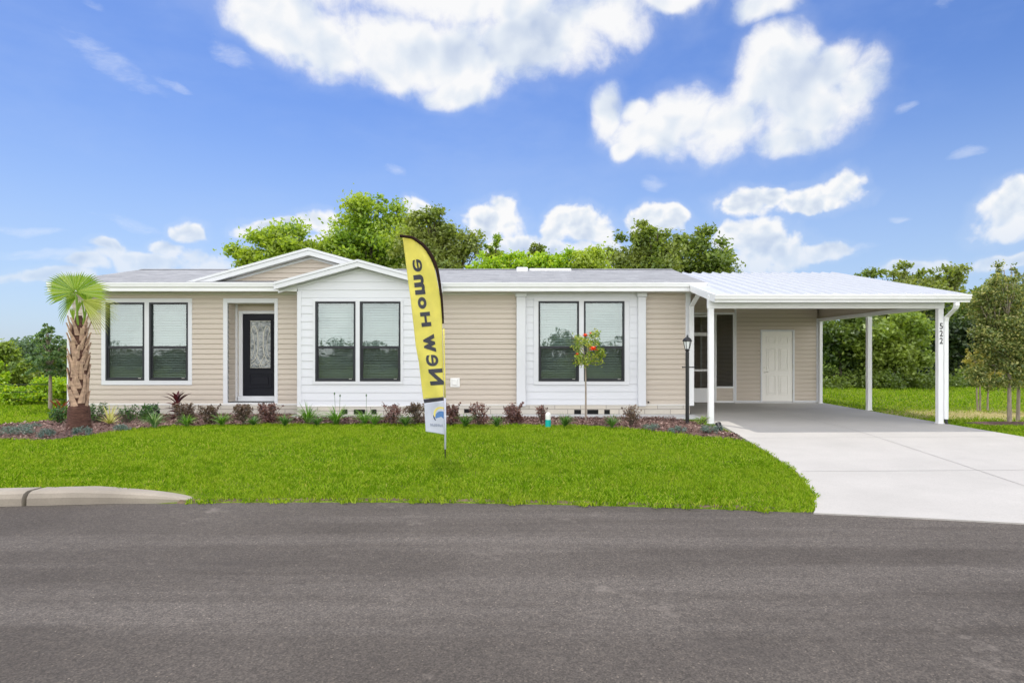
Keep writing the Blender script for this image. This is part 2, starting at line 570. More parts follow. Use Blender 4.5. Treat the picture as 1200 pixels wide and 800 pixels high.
def build_ground():
    xs = np.concatenate([[-700, -200, -80, -40, -25], np.arange(-18, 18.1, .25), [25, 40, 80, 200, 700]])
    ts = np.concatenate([[-400, -60, -20, -8, -3, -1, -.3, -.04], np.arange(0, 1, .1), np.arange(1, 26, .5), [28, 34, 45, 70, 140, 400, 900]])
    V = []
    for t in ts:
        y = edge(xs) + t
        z = gz(xs, y) if t >= 0 else np.full(len(xs), -.21)
        if t >= 0:
            ind = (xs > np.interp(y, [6.2, 7.2, 8.4, 10, 13.6, 18.7], [2.7, 3.4, 3.7, 3.85, 4.1, 4.1])) & (xs < 8.6) & (y < 18.5)
            z = np.where(ind, z - .05, z)
        V.append(np.stack([xs, y, z], 1))
    V = np.concatenate(V); nx, ny = len(xs), len(ts)
    i, j = np.meshgrid(np.arange(nx - 1), np.arange(ny - 1)); a = (j * nx + i).ravel()
    o = link_mesh('ground', mesh_np(V, np.stack([a, a + 1, a + nx + 1, a + nx], 1)), M['ground'], smooth=True)
    tag(o, 'grassy ground around the house', None, kind='structure')


build_ground()


def build_road():
    xs = np.concatenate([[-300, -60, -20], np.arange(-14, 14.1, .4), [20, 60, 300]])
    wob = .018 * np.sin(xs * 5.1) + .015 * np.sin(xs * 11.7 + 1)
    rows = [edge(xs) + .02 + wob, edge(xs) - .5, edge(xs) - 2.5, edge(xs) - 4.5, edge(xs) - 6.8, edge(xs) - 8]
    zs = [-.166, -.172, -.165, -.150, -.165, -.18]
    V = np.concatenate([np.stack([xs, r, np.full(len(xs), z)], 1) for r, z in zip(rows, zs)])
    nx = len(xs); i, j = np.meshgrid(np.arange(nx - 1), np.arange(5)); a = (j * nx + i).ravel()
    o = link_mesh('road', mesh_np(V, np.stack([a, a + nx, a + nx + 1, a + 1], 1)), M['asphalt'])
    tag(o, 'grey asphalt road in front of the lawn', None, kind='structure')


build_road()


def build_soil_edge():
    xs = np.arange(-3.85, 2.6, .06); rows = []
    for k, t in enumerate((-.012, .012, .05, .10)):
        j = .010 * np.sin(xs * 6.1 + k) * np.sin(xs * 1.7) + .012 * np.sin(xs * 23.7 + 2 * k) * np.sin(xs * 3.1) + .008 * np.sin(xs * 47)
        y = edge(xs) + t + j * (1 if k == 0 else .5)
        z = np.array([-.172, -.158, -.146, -.142][k]) + .004 * np.sin(xs * 31 + k)
        rows.append(np.stack([xs, y, np.broadcast_to(z, xs.shape)], 1))
    V = np.concatenate(rows); n = len(xs)
    i, j = np.meshgrid(np.arange(n - 1), np.arange(3)); a = (j * n + i).ravel()
    o = link_mesh('soil_edge', mesh_np(V, np.stack([a, a + 1, a + n + 1, a + n], 1)), M['soil'])
    tag(o, 'thin brown line of bare soil between lawn and road', None, kind='structure')


build_soil_edge()


def build_kerb(x0, x1, taper):
    xs = np.arange(x0, x1 + .001, .05)
    prof = [(0, -.02), (0.004, .55), (.03, .85), (.08, 1.), (.2, 1.), (.29, .97), (.31, .5), (.31, -.3)]
    V, nx = [], len(xs)
    for x in xs:
        f = min(1, max(0, (x1 - x) / 1.15)) if taper else 1.
        h = (.148 * (f ** .55 if f > 0 else 0) + .004) if taper else .152
        s = .25 + .75 * f ** .5 if taper else 1.
        for (py, pz) in prof:
            V.append((x, float(edge(x)) + .015 + py * s + (.05 * (1 - f) if taper else 0), -.172 + max(pz, 0) * h + (-.02 if pz < 0 else 0)))
    V = np.array(V); n = len(prof)
    fs = [(i * n + k, (i + 1) * n + k, (i + 1) * n + k + 1, i * n + k + 1) for i in range(nx - 1) for k in range(n - 1)]
    mb = MB(); mb.add(V, fs); mb.add(V[:n], [tuple(range(n))]); mb.add(V[-n:], [tuple(range(n - 1, -1, -1))])
    o = mb.build('kerb', M['kerb'], smooth=False)
    tag(o, 'tapered end of the concrete kerb' if taper else 'concrete kerb running out of the frame', None, kind='structure')


build_kerb(-5.40, -3.72, True)
build_kerb(-14.0, -5.425, False)

DL = [(2.90, 6.20), (2.97, 6.55), (3.25, 7.2), (3.55, 8.4), (3.72, 10.), (3.80, 11.2), (3.92, 12.6), (3.97, 13.6), (3.97, 14.55)]     # driveway's left side
DR = [(9.6, 5.0), (9.3, 5.6), (8.95, 6.6), (8.78, 8.2), (8.74, 10.), (8.74, 11.2), (8.74, 12.6), (8.74, 13.6), (8.74, 14.55)]


def dz(y, x=6.0):
    t = np.clip((np.asarray(y, float) - edge(x)) / 6.0, 0, 1)
    return -.152 + .152 * t ** .8


def drive_left(y):
    return np.interp(y, [p[1] for p in DL], [p[0] for p in DL])


def build_drive():
    mb = MB()
    L = [(x, y) for x, y in DL]; Rr = [(x, y) for x, y in DR]
    L[0] = (L[0][0], float(edge(L[0][0])) - .04)
    n = 14
    rows = []
    for (lx, ly), (rx, ry) in zip(L, Rr):
        r = []
        for k in range(n + 1):
            t = k / n; x = lx + (rx - lx) * t; y = ly + (ry - ly) * t
            if (lx, ly) == L[0]: y = float(edge(x)) - .05
            r.append((x, y, float(dz(y, x))))
        rows.append(r)
    for x0, y0, y1 in ((3.97, 14.55, 18.72),):
        rows.append([(x0 + (8.74 - x0) * k / n, y1, 0.) for k in range(n + 1)])
    for a, b in zip(rows[:-1], rows[1:]):
        for k in range(n):
            mb.quad(a[k], a[k + 1], b[k + 1], b[k])
    for p, q in zip(rows[0][:-1], rows[0][1:]): mb.quad(p, q, (q[0], q[1], -.2), (p[0], p[1], -.2))
    for side in (0, n):                                     # slab edges going into the soil
        for a, b in zip(rows[:-1], rows[1:]):
            p, q = a[side], b[side]
            mb.quad(p, q, (q[0], q[1], q[2] - .12), (p[0], p[1], p[2] - .12))
    o = mb.build('driveway', M['drive'])
    tag(o, 'pale concrete driveway and carport slab', None, kind='structure')
    # saw-cut joints: thin dark grooves lying on the slab
    jb = MB()
    g = .004
    for y, a, b in ((8.35, 3.60, 8.80), (11.15, 3.86, 8.72), (14.7, 3.99, 8.72), (18.0, 3.99, 8.72)):
        for q in range(16):
            u, w2 = a + (b - a) * q / 16, a + (b - a) * (q + 1) / 16
            jb.quad((u, y - g, float(dz(y - g, u)) + .004), (w2, y - g, float(dz(y - g, w2)) + .004), (w2, y + g, float(dz(y + g, w2)) + .004), (u, y + g, float(dz(y + g, u)) + .004))
    ys = list(np.arange(5.9, 12.6, .3)) + [12.8, 15., 18.]
    for y0, y1 in zip(ys[:-1], ys[1:]):
        if y1 - y0 < .1: continue
        x0, x1 = 5.75 + (y0 - 6) * .08, 5.75 + (y1 - 6) * .08
        x0, x1 = min(x0, 6.25), min(x1, 6.25)
        z0, z1 = float(dz(y0, x0)) + .004, float(dz(y1, x1)) + .004
        jb.quad((x0 - g, y0, z0), (x0 + g, y0, z0), (x1 + g, y1, z1), (x1 - g, y1, z1))
    o = jb.build('driveway_joints', plain('dark slab joint', (.24, .23, .22), .9))
    tag(o, 'saw cut joints in the driveway', None, kind='structure')


build_drive()
sb = MB(); sb.bevbox(-5.6, 3.96, 14.48, 15.24, -.2, .005, .012)
tag(sb.build('footing_strip', M['strip']), 'concrete strip along the foot of the house', None, kind='structure')

# mulch bed: front outline (X, Y)
MF = [(px, depth(py, -.045)) for px, py in ((-60, 511), (0, 515), (60, 516), (110, 509.5), (160, 503.5), (200, 500.5), (300, 498.5), (420, 498.), (520, 498.), (620, 499), (700, 500), (760, 505), (820, 511), (866, 515.5))]
MF = [(wx(px, Y), Y) for px, Y in MF]


def mulch_front(x):
    return np.interp(x, [p[0] for p in MF], [p[1] for p in MF])


def mulch_back(x):
    x = np.asarray(x, float)
    return np.where(x < -9.8, np.interp(x, [-11.2, -10.9, -10.3, -9.8], [12.0, 12.9, 14.2, 15.9]),
                    np.where(x < -5.6, 15.22, np.interp(x, [-5.6, 3.3, 3.55, 3.78], [14.5, 14.5, 13.2, 11.3])))


def build_mulch():
    xs = np.arange(-10.9, 3.77, .12); nt_ = 14
    V = []
    for x in xs:
        a, b = float(mulch_front(x)), float(mulch_back(x))
        if b < a + .05: b = a + .05
        for k in range(nt_ + 1):
            t = k / nt_; y = a + (b - a) * t
            lump = .035 * math.sin(math.pi * min(1, t * 3) / 2) + .012 * math.sin(x * 9 + y * 7) * min(1, t * 4)
            V.append((x, y, float(gz(x, y)) + .006 + lump))
    n = nt_ + 1
    fs = np.array([(i * n + k, (i + 1) * n + k, (i + 1) * n + k + 1, i * n + k + 1) for i in range(len(xs) - 1) for k in range(nt_)])
    o = link_mesh('mulch_bed', mesh_np(np.array(V), fs), M['mulch'], smooth=True)
    tag(o, 'brown mulch bed along the house', None, kind='structure')
    # loose chips
    N = 15000
    x = rng.uniform(-10.9, 3.75, N); a = mulch_front(x); b = np.maximum(mulch_back(x), a + .05)
    t = rng.uniform(-.02, 1, N) ** 1.2 if False else rng.uniform(-.02, 1, N)
    y = a + (b - a) * t
    z = gz(x, y) + .02 + .035 * np.sin(np.pi * np.clip(t * 3, 0, 1) / 2) + rng.uniform(0, .02, N)
    c = np.stack([x, y, z], 1)
    V, Fc = leaf_quads(c, rng.uniform(.025, .075, N), rng, aspect=.45, flat=.55)
    o = link_mesh('wood_chips', mesh_np(V, Fc), M['chip'])
    tag(o, 'loose reddish brown bark chips on the mulch bed', 'mulch', kind='stuff')


def leaf_quads(c, size, rg, aspect=.5, flat=0., out=None):
    """one folded four-point leaf per centre"""
    N = len(c)
    u = rg.normal(size=(N, 3)); u[:, 2] *= (1 - flat)
    u /= np.linalg.norm(u, axis=1, keepdims=True) + 1e-9
    w = rg.normal(size=(N, 3))
    if flat: w = w * (1 - flat) + np.array([0, 0, 1.]) * flat * 2
    if out is not None: w = w * .7 + out
    n = w - u * np.sum(w * u, 1, keepdims=True)
    n /= np.linalg.norm(n, axis=1, keepdims=True) + 1e-9
    v = np.cross(n, u)
    s = np.asarray(size)[:, None] * .5
    V = np.stack([c - u * s, c + v * s * aspect + n * s * .12, c + u * s, c - v * s * aspect + n * s * .12], 1).reshape(-1, 3)
    return V, np.arange(N * 4, dtype=np.int32).reshape(N, 4)


build_mulch()


# ------------------------------------------------------------------ lawn
def build_lawn():
    rg = np.random.default_rng(11)
    P = []

    def sample(n, x0, x1, y0, y1, test, hw):
        x = rg.uniform(x0, x1, n); y = rg.uniform(y0, y1, n)
        k = test(x, y); P.append(np.stack([x[k], y[k], np.full(k.sum(), hw)], 1))

    jag = lambda x: .05 * np.sin(x * 7.3) + .05 * np.sin(x * 17 + 1) + .03 * np.sin(x * 41)
    kerb_in = lambda x: np.where(x < -3.75, .30, -.03)

    def front(x, y):
        return (y > edge(x) + kerb_in(x) + jag(x) * .8) & (y < mulch_front(x) + .05 + jag(x) * .6) & (x < drive_left(y) + .02 + jag(y) * .4) & (x < 3.9)
    sample(250000, -10.6, 4.0, 6.0, 13.6, front, 1.0)
    sample(60000, -10.6, 4.0, 6.0, 9.0, front, .9)
    # left yard
    sample(60000, -24, -10., 10, 19.2, lambda x, y: (y > np.where(x > -11.2, mulch_back(x), 0)) & ~((x > -11.2) & (y < mulch_back(x))) & ((x < -10.3) | (y > 15)) | ((x < -10.6) & (y < mulch_front(x))), 1.7)
    sample(24000, -24, -10.6, 6.4, 12.5, lambda x, y: (y > edge(x) + .3) & (y < 11.6), 1.3)
    # right field
    sample(70000, 8.76, 16, 7.6, 16., lambda x, y: (x > 8.77) & (y > edge(x) + .1) & (np.hypot((x - 11.5) * .22, (y - 15.3) * .62) + rg.normal(0, .25, len(x)) > .75) & ~((np.hypot((x - 10.35) / 1.1, (y - 13.4) / .4)) < 1), 1.5)
    sample(45000, 8.76, 30, 16, 30., lambda x, y: x > 8.77, 2.6)
    P_ = np.concatenate(P)
    x, y, hw = P_.T; N = len(x)
    z = gz(x, y) - .005
    clump = .5 + .5 * np.sin(x * 6.1 + np.sin(y * 4.3)) * np.sin(y * 5.2 + np.sin(x * 3.7))
    h = rg.uniform(.022, .066, N) * (.65 + .6 * clump) * np.where(hw > 1.2, 1.25, 1.)
    wdt = rg.uniform(.003, .0068, N) * hw * 1.1
    az = rg.uniform(0, 2 * np.pi, N); lean = rg.uniform(.1, 1.0, N) * h
    la = rg.uniform(0, 2 * np.pi, N)
    b = np.stack([x, y, z], 1)
    w = np.stack([np.cos(az) * wdt, np.sin(az) * wdt, np.zeros(N)], 1)
    mid = b + np.stack([np.cos(la) * lean * .35, np.sin(la) * lean * .35, h * .62], 1)
    tip = b + np.stack([np.cos(la) * lean, np.sin(la) * lean, h], 1)
    V = np.stack([b - w, b + w, mid + w * .8, tip, mid - w * .8], 1).reshape(-1, 3)
    Fc = np.arange(N * 5, dtype=np.int32).reshape(N, 5)
    o = link_mesh('lawn_grass', mesh_np(V, Fc), M['grass'])
    tag(o, 'bright green mown lawn grass', 'grass', kind='stuff')


build_lawn()

# ------------------------------------------------------------------ house
F = 15.26
S = FOC / F
def fx(px): return (px - CX) / S
def fz(py): return EYE - (py - CY) / S

HOUSE = thing('house', 'long low single storey house with beige siding, white gabled bay and grey shingle roof', 'house', (-3.6, F, 0))
ZB, ZT = .235, 2.93
CB, CW = .122, .185            # siding courses, beige / white


def courses(z0, z1, c):
    k = math.floor(z0 / c + 1e-6)
    out = []
    while k * c < z1 - 1e-6:
        a, b = max(k * c, z0), min((k + 1) * c, z1)
        if b - a > .004: out.append((a, b, k * c, c))
        k += 1
    return out


def lap(mb, P, x0, x1, z0, z1, c, d=.024, xl=None, xr=None, dutch=True):
    """clapboards: P(u, depth_outward, z) -> point; trapezoids for gables through xl(z), xr(z)"""
    if not dutch: d *= .55
    xl = xl or (lambda z: x0); xr = xr or (lambda z: x1)
    for a, b, base, cc in courses(z0, z1, c):
        ta, tb = (a - base) / cc, (b - base) / cc
        prof = [(a, d * (1 - ta) + .0), (b, d * (1 - tb))]
        if dutch and ta < .55 < tb:
            m = base + cc * .62
            prof = [(a, d), (m, d * .75), (m + cc * .12, d * .15), (b, 0.)]
        for (za, da), (zb, db) in zip(prof[:-1], prof[1:]):
            la, ra, lb, rb = xl(za), xr(za), xl(zb), xr(zb)
            if la >= ra and lb >= rb: continue
            if lb > rb: lb = rb = (lb + rb) / 2
            mb.quad(P(la, da, za), P(ra, da, za), P(rb, db, zb), P(lb, db, zb))
        if xl(a) < xr(a): mb.quad(P(xl(a), 0, a), P(xr(a), 0, a), P(xr(a), prof[0][1], a), P(xl(a), prof[0][1], a))


def wall_holes(mb, P, x0, x1, z0, z1, holes, c, dutch=True):
    xs = sorted({x0, x1} | {h for r in holes for h in r[:2] if x0 < h < x1})
    for a, b in zip(xs[:-1], xs[1:]):
        m = (a + b) / 2
        segs = [(z0, z1)]
        for hx0, hx1, hz0, hz1 in holes:
            if hx0 < m < hx1:
                ns = []
                for s0, s1 in segs:
                    if hz0 > s0: ns.append((s0, min(hz0, s1)))
                    if hz1 < s1: ns.append((max(hz1, s0), s1))
                segs = [q for q in ns if q[1] - q[0] > .005]
        for s0, s1 in segs: lap(mb, P, a, b, s0, s1, c, dutch=dutch)


def PF(y): return lambda u, d, z: (u, y - d, z)
PRIGHT = lambda X: (lambda u, d, z: (X + d, u, z))
PLEFT = lambda X: (lambda u, d, z: (X - d, u, z))
PBACK = lambda y: (lambda u, d, z: (u, y + d, z))

HL, HR, HB = fx(80), fx(808), 21.5          # house left, right, back
BF = 14.84                                  # the bay's front
BS = FOC / BF
BL, BR = (349 - CX) / BS, (499 - CX) / BS
RIDGE_Y, RIDGE_Z, EAVE_Y, EAVE_Z = 18.4, 3.91, 14.86, 3.14
SL = (RIDGE_Z - EAVE_Z) / (RIDGE_Y - EAVE_Y)

# window openings
WA = [(fx(124.5), fx(170), fz(445.6), fz(354.4)), (fx(175.5), fx(221), fz(445.6), fz(354.4))]
TA = (fx(119.4), fx(225.6), fz(451), fz(349.6))
bx_ = lambda p: (p - CX) / BS
bz_ = lambda p: EYE - (p - CY) / BS
WB = [(bx_(369.8), bx_(417), bz_(446.6), bz_(353.2)), (bx_(422), bx_(469.6), bz_(446.6), bz_(353.2))]
WC = [(fx(631), fx(678.4), fz(446.6), fz(353)), (fx(684), fx(731.5), fz(446.6), fz(353))]
DA = (fx(262), fx(326), ZB, fz(349.6))       # door alcove, outer edge of its trim
TB = (WB[0][0] - .06, WB[1][1] + .06, WB[0][2] - .07, WB[0][3] + .06)
TC = (fx(625.5), fx(737), fz(450.7), fz(349.5))

for a, b, hs in ((HL, BL, [TA, DA]), (BR, fx(606), []), (fx(755.5), HR, [])):
    mb = MB(); wall_holes(mb, PF(F), a, b, ZB, ZT, hs, CB)
    mb.build('front_wall', M['beige'], HOUSE)
mb = MB()
lap(mb, PRIGHT(HR), F, HB, ZB, ZT, CB); lap(mb, PLEFT(HL), F, HB, ZB, ZT, CB)
top = lambda z: (z - EAVE_Z + .08) / SL
for P in (PRIGHT(HR), PLEFT(HL)):
    lap(mb, P, F, HB, ZT, RIDGE_Z - .05, CB, xl=lambda z: max(F, EAVE_Y + top(z)), xr=lambda z: min(HB, 2 * RIDGE_Y - EAVE_Y - top(z)))
lap(mb, PBACK(HB), HL, HR, ZB, ZT, CB)
mb.build('side_and_back_wall', M['beige'], HOUSE)
# dark insulation inside the house, so that rooms are closed
mb = MB()
mb.quad((HL + .03, F + 1.6, 0), (HR - .03, F + 1.6, 0), (HR - .03, F + 1.6, ZT), (HL + .03, F + 1.6, ZT))
mb.quad((HL, F, .3), (HR, F, .3), (HR, HB, .3), (HL, HB, .3))
mb.quad((HL, F - .02, ZT + .02), (HR, F - .02, ZT + .02), (HR, HB, ZT + .02), (HL, HB, ZT + .02))
mb.build('room_lining', M['interior'], HOUSE)

# white bay with its gable
mb = MB()
wall_holes(mb, PF(BF), BL + .07, BR - .07, ZB, ZT, [TB], CW, dutch=False)
bpk_x, bpk_z = (BL + BR) / 2 - .03, 3.56
bsl = .27
lap(mb, PF(BF), BL, BR, ZT, bpk_z, CW, xl=lambda z: bpk_x - (bpk_z - z) / bsl if z > 3.1 else BL, xr=lambda z: bpk_x + (bpk_z - z) / bsl if z > 3.1 else BR, dutch=False)
lap(mb, PRIGHT(BR), BF, F, ZB, ZT, CW, dutch=False); lap(mb, PLEFT(BL), BF, F, ZB, ZT, CW, dutch=False)
mb.build('bay_wall', M['white_siding'], HOUSE)
for a in (BL - .012, BR - .085):
    mb = MB(); mb.bevbox(a, a + .097, BF - .022, BF + .06, ZB - .01, ZT); mb.build('bay_corner_board', M['white'], HOUSE)

# white panel between two pilasters on the right
mb = MB()
YP = F - .03
wall_holes(mb, PF(YP), fx(606), fx(755.5), ZB, ZT - .06, [TC], CW, dutch=False)
mb.box(fx(606), fx(755.5), F - .035, F + .01, ZT - .06, ZT - .002)
mb.build('panel_wall', M['white_siding'], HOUSE)
for a, b in ((605.4, 616), (747, 756.2)):
    mb = MB()
    mb.bevbox(fx(a), fx(b), F - .11, F - .03, ZB - .03, ZT - .10, .008)
    mb.bevbox(fx(a) - .025, fx(b) + .025, F - .135, F - .03, ZT - .10, ZT - .004, .008)
    mb.build('pilaster', M['white'], HOUSE)

# corner boards and frieze
for a, b in ((HL - .015, HL + .12), (HR - .10, HR + .022)):
    mb = MB(); mb.bevbox(a, b, F - .03, F + .1, ZB - .01, ZT); mb.build('corner_board', M['white'], HOUSE)
for a, b in ((HL + .125, BL - .01), (BR + .014, fx(605.4) - .03)):
    mb = MB(); mb.bevbox(a, b, F - .028, F + .01, ZT - .045, ZT - .002); mb.build('frieze_board', M['soffit'], HOUSE)

# window trims
def trim_frame(mb, r, holes, y, th=.028):
    x0, x1, z0, z1 = r
    xs = [x0] + [h[0] for h in holes] + [h[1] for h in holes] + [x1]
    hz0, hz1 = holes[0][2], holes[0][3]
    e = .004
    mb.bevbox(x0, x1, y - th, y + .02, hz1 - e, z1, .005)
    mb.bevbox(x0, x1, y - th, y + .02, z0, hz0 + e, .005)
    cuts = [x0] + sum([[h[0] + e, h[1] - e] for h in holes], []) + [x1]
    for a, b in zip(cuts[0::2], cuts[1::2]):
        mb.bevbox(a, b, y - th, y + .02, hz0 + e, hz1 - e, .005)


for r, hs, y in ((TA, WA, F), (TB, WB, BF), (TC, WC, YP)):
    mb = MB(); trim_frame(mb, r, hs, y)
    mb.build('window_trim', M['white'], HOUSE)


def window(r, y, seed):
    x0, x1, z0, z1 = r
    zm = z0 + (z1 - z0) * .425
    t = .042
    mb = MB()
    yo, yi = y - .036, y + .06
    mb.bevbox(x0, x1, yo, yi, z1 - t, z1, .004); mb.bevbox(x0, x1, yo, yi, z0, z0 + t * 1.1, .004)
    mb.bevbox(x0, x0 + t, yo, yi, z0 + t * 1.1, z1 - t, .004); mb.bevbox(x1 - t, x1, yo, yi, z0 + t * 1.1, z1 - t, .004)
    mb.bevbox(x0 + t, x1 - t, y - .012, y + .05, zm - .03, zm + .03, .004)
    w = mb.build('window', M['black_frame'], HOUSE)
    mb = MB(); u = .024
    a0, a1, c0, c1 = x0 + t, x1 - t, z0 + t * 1.1, zm - .03
    mb.bevbox(a0, a0 + u, y - .006, y + .04, c0, c1, .003); mb.bevbox(a1 - u, a1, y - .006, y + .04, c0, c1, .003)
    mb.bevbox(a0 + u, a1 - u, y - .006, y + .04, c0, c0 + u, .003)
    mb.build('sash', M['black_frame'], w)
    mb = MB(); mb.bevbox(x1 - t - .12, x1 - t - .05, y - .012, y - .004, c0 + .002, c0 + .014, .002)
    mb.build('latch', M['nickel'], w)
    mb = MB(); mb.box(a0, a1, y + .026, y + .030, zm + .03, z1 - t); mb.build('pane', M['pane'], w)
    mb = MB(); mb.box(a0 + u, a1 - u, y + .014, y + .018, c0 + u, c1); mb.build('pane', M['pane'], w)
    mb = MB(); yy = y - .002
    mb.quad((a0 + u, yy, c0 + u), (a1 - u, yy, c0 + u), (a1 - u, yy, c1), (a0 + u, yy, c1)); mb.build('insect_screen', M['screen'], w)
    mb = MB(); rg = random.Random(seed)
    sp = .060; n = int((z1 - z0) / sp)
    for k in range(n):
        zc = z1 - .05 - k * sp + rg.uniform(-.003, .003)
        if zc < z0 + .03: break
        dx = rg.uniform(-.004, .004); tl = rg.uniform(.020, .028); yb = y + .105
        mb.add([(x0 + .015 + dx, yb - .02, zc - tl), (x1 - .015 + dx, yb - .02, zc - tl), (x1 - .015 + dx, yb + .003, zc + .004), (x0 + .015 + dx, yb + .003, zc + .004),
                (x1 - .015 + dx, yb + .02, zc + tl), (x0 + .015 + dx, yb + .02, zc + tl)], [(0, 1, 2, 3), (3, 2, 4, 5)])
    for xc in (x0 + .2, x1 - .2): mb.box(xc - .004, xc + .004, y + .08, y + .082, z0 + .03, z1 - .02)
    mb.build('blind', M['blind'], w)
    mb = MB()                                              # drywall returns round the opening
    mb.box(x0 - .02, x0 + .004, y + .061, y + .2, z0, z1); mb.box(x1 - .004, x1 + .02, y + .061, y + .2, z0, z1)
    mb.box(x0, x1, y + .061, y + .2, z0 - .02, z0 + .004); mb.box(x0, x1, y + .061, y + .2, z1 - .004, z1 + .02)
    mb.build('reveal', M['interior'], w)


for i, (r, y) in enumerate([(WA[0], F), (WA[1], F), (WB[0], BF), (WB[1], BF), (WC[0], YP), (WC[1], YP)]): window(r, y, i)

# entrance alcove
dx0, dx1, dz0, dz1 = DA
ix0, ix1, iz1 = fx(267), fx(322), fz(355)
AB = 15.68
mb = MB()
mb.bevbox(dx0, ix0, F - .03, F + .03, ZB - .02, dz1, .005)
mb.bevbox(ix1, dx1, F - .03, F + .03, ZB - .02, dz1, .005)
mb.bevbox(ix0, ix1, F - .03, F + .03, iz1, dz1, .005)
mb.bevbox(ix0 + .001, ix0 + .055, AB - .05, AB - .004, ZB, iz1, .004)
mb.build('alcove_trim', M['white'], HOUSE)
FLZ = .33
mb = MB()
lap(mb, lambda u, d, z: (ix0 + d * .5, u, z), F + .03, AB, ZB, iz1, CB)
lap(mb, lambda u, d, z: (ix1 - d * .5, u, z), F + .03, AB, ZB, iz1, CB)
DX0 = -335 * AB / FOC; DX1 = DX0 + .93
DZ0, DZ1 = EYE - (463.6 - CY) * AB / FOC, EYE + (CY - 368) * AB / FOC
wall_holes(mb, PF(AB), ix0, ix1, ZB, iz1, [(DX0 - .1, 9, FLZ - .05, DZ1 + .08)], CB)
mb.build('alcove_wall', M['beige'], HOUSE)
mb = MB(); mb.box(ix0, ix1, F + .03, AB + .04, iz1, iz1 + .03); mb.build('alcove_ceiling', M['soffit'], HOUSE)
mb = MB(); mb.box(ix0, ix1, F - .02, AB + .04, ZB - .16, FLZ - .05); mb.bevbox(DX0 - .09, ix1 - .004, AB - .10, AB + .02, FLZ - .05, DZ0 - .003)
mb.build('threshold', M['white'], HOUSE)
mb = MB()
mb.bevbox(DX0 - .10, DX0 - .004, AB - .035, AB + .06, DZ0 - .0, DZ1 + .08, .006)
mb.bevbox(DX0 - .004, ix1 - .003, AB - .035, AB + .06, DZ1 + .006, DZ1 + .08, .006)
mb.build('door_frame', M['white'], HOUSE)
mb = MB()
gx0, gx1 = DX0 + .17, DX0 + .17 + .53
gz0, gz1 = EYE - (431.5 - CY) * AB / FOC, EYE + (CY - 375) * AB / FOC
yd = AB - .012
for a, b, c, d in ((DX0, gx0, DZ0, DZ1), (gx1, DX1, DZ0, DZ1), (gx0, gx1, gz1, DZ1), (gx0, gx1, DZ0, gz0)):
    mb.box(a, b, yd, yd + .045, c, d)
pz0, pz1 = DZ0 + .20, DZ0 + .56
for a, b, c, d in ((gx0 - .02, gx1 + .02, pz0, pz0 + .03), (gx0 - .02, gx1 + .02, pz1 - .03, pz1), (gx0 - .02, gx0 + .01, pz0 + .03, pz1 - .03), (gx1 - .01, gx1 + .02, pz0 + .03, pz1 - .03)):
    mb.bevbox(a, b, yd - .014, yd - .0005, c, d, .005)
mb.bevbox(gx0 + .06, gx1 - .06, yd - .012, yd - .0005, pz0 + .08, pz1 - .08, .008)
door = mb.build('front_door', M['black_door'], HOUSE)
mb = MB(); mb.box(gx0, gx1, yd + .012, yd + .022, gz0, gz1); mb.build('door_glass', M['artglass'], door)
mb = MB()
for a, b, c, d in ((gx0 - .025, gx1 + .025, gz0 - .025, gz0 + .012), (gx0 - .025, gx1 + .025, gz1 - .012, gz1 + .025), (gx0 - .025, gx0 + .012, gz0 + .012, gz1 - .012), (gx1 - .012, gx1 + .025, gz0 + .012, gz1 - .012)):
    mb.bevbox(a, b, yd - .018, yd + .008, c, d, .005)
mb.build('glass_frame', M['black_door'], door)
mb = MB()
W_, H_ = gx1 - gx0, gz1 - gz0
def came(pts, r=.006): mb.tube([(gx0 + u * W_, yd + .009, gz0 + v * H_) for u, v in pts], r, 6)
for sgn in (1, -1):
    q = lambda u: u if sgn == 1 else 1 - u
    came([(q(.06), .78), (q(.10), .86), (q(.22), .88), (q(.32), .80), (q(.37), .65), (q(.38), .45), (q(.33), .28), (q(.22), .18), (q(.08), .14)], .011)
    came([(q(.06), .78), (q(.14), .7), (q(.20), .55), (q(.20), .4), (q(.12), .25), (q(.04), .22)], .007)
    came([(q(.33), .28), (q(.42), .18), (q(.5), .12)], .009)
    came([(q(.05), .05), (q(.2), .12), (q(.35), .06), (q(.5), .1)], .008)
    came([(q(.0), .5), (q(.2), .5)], .004); came([(q(.0), .33), (q(.16), .33)], .004)
came([(.5, .12), (.44, .05), (.5, .01), (.56, .05), (.5, .12)], .007)
came([(.36, .72), (.5, .95), (.64, .72)], .005); came([(.38, .45), (.62, .45)], .004)
came([(.0, .98), (1., .98)], .006); came([(.02, 0.), (.02, 1.)], .006); came([(.98, 0.), (.98, 1.)], .006); came([(.0, .015), (1., .015)], .006)
mb.build('leaded_pattern', plain('pale came', (.62, .60, .52), .35, .05), door)
mb = MB(); mb.tube([(DX1 - .07, yd - .05, DZ0 + .9), (DX1 - .07, yd - .05, DZ0 + 1.08)], .012); mb.build('door_handle', M['nickel'], door)

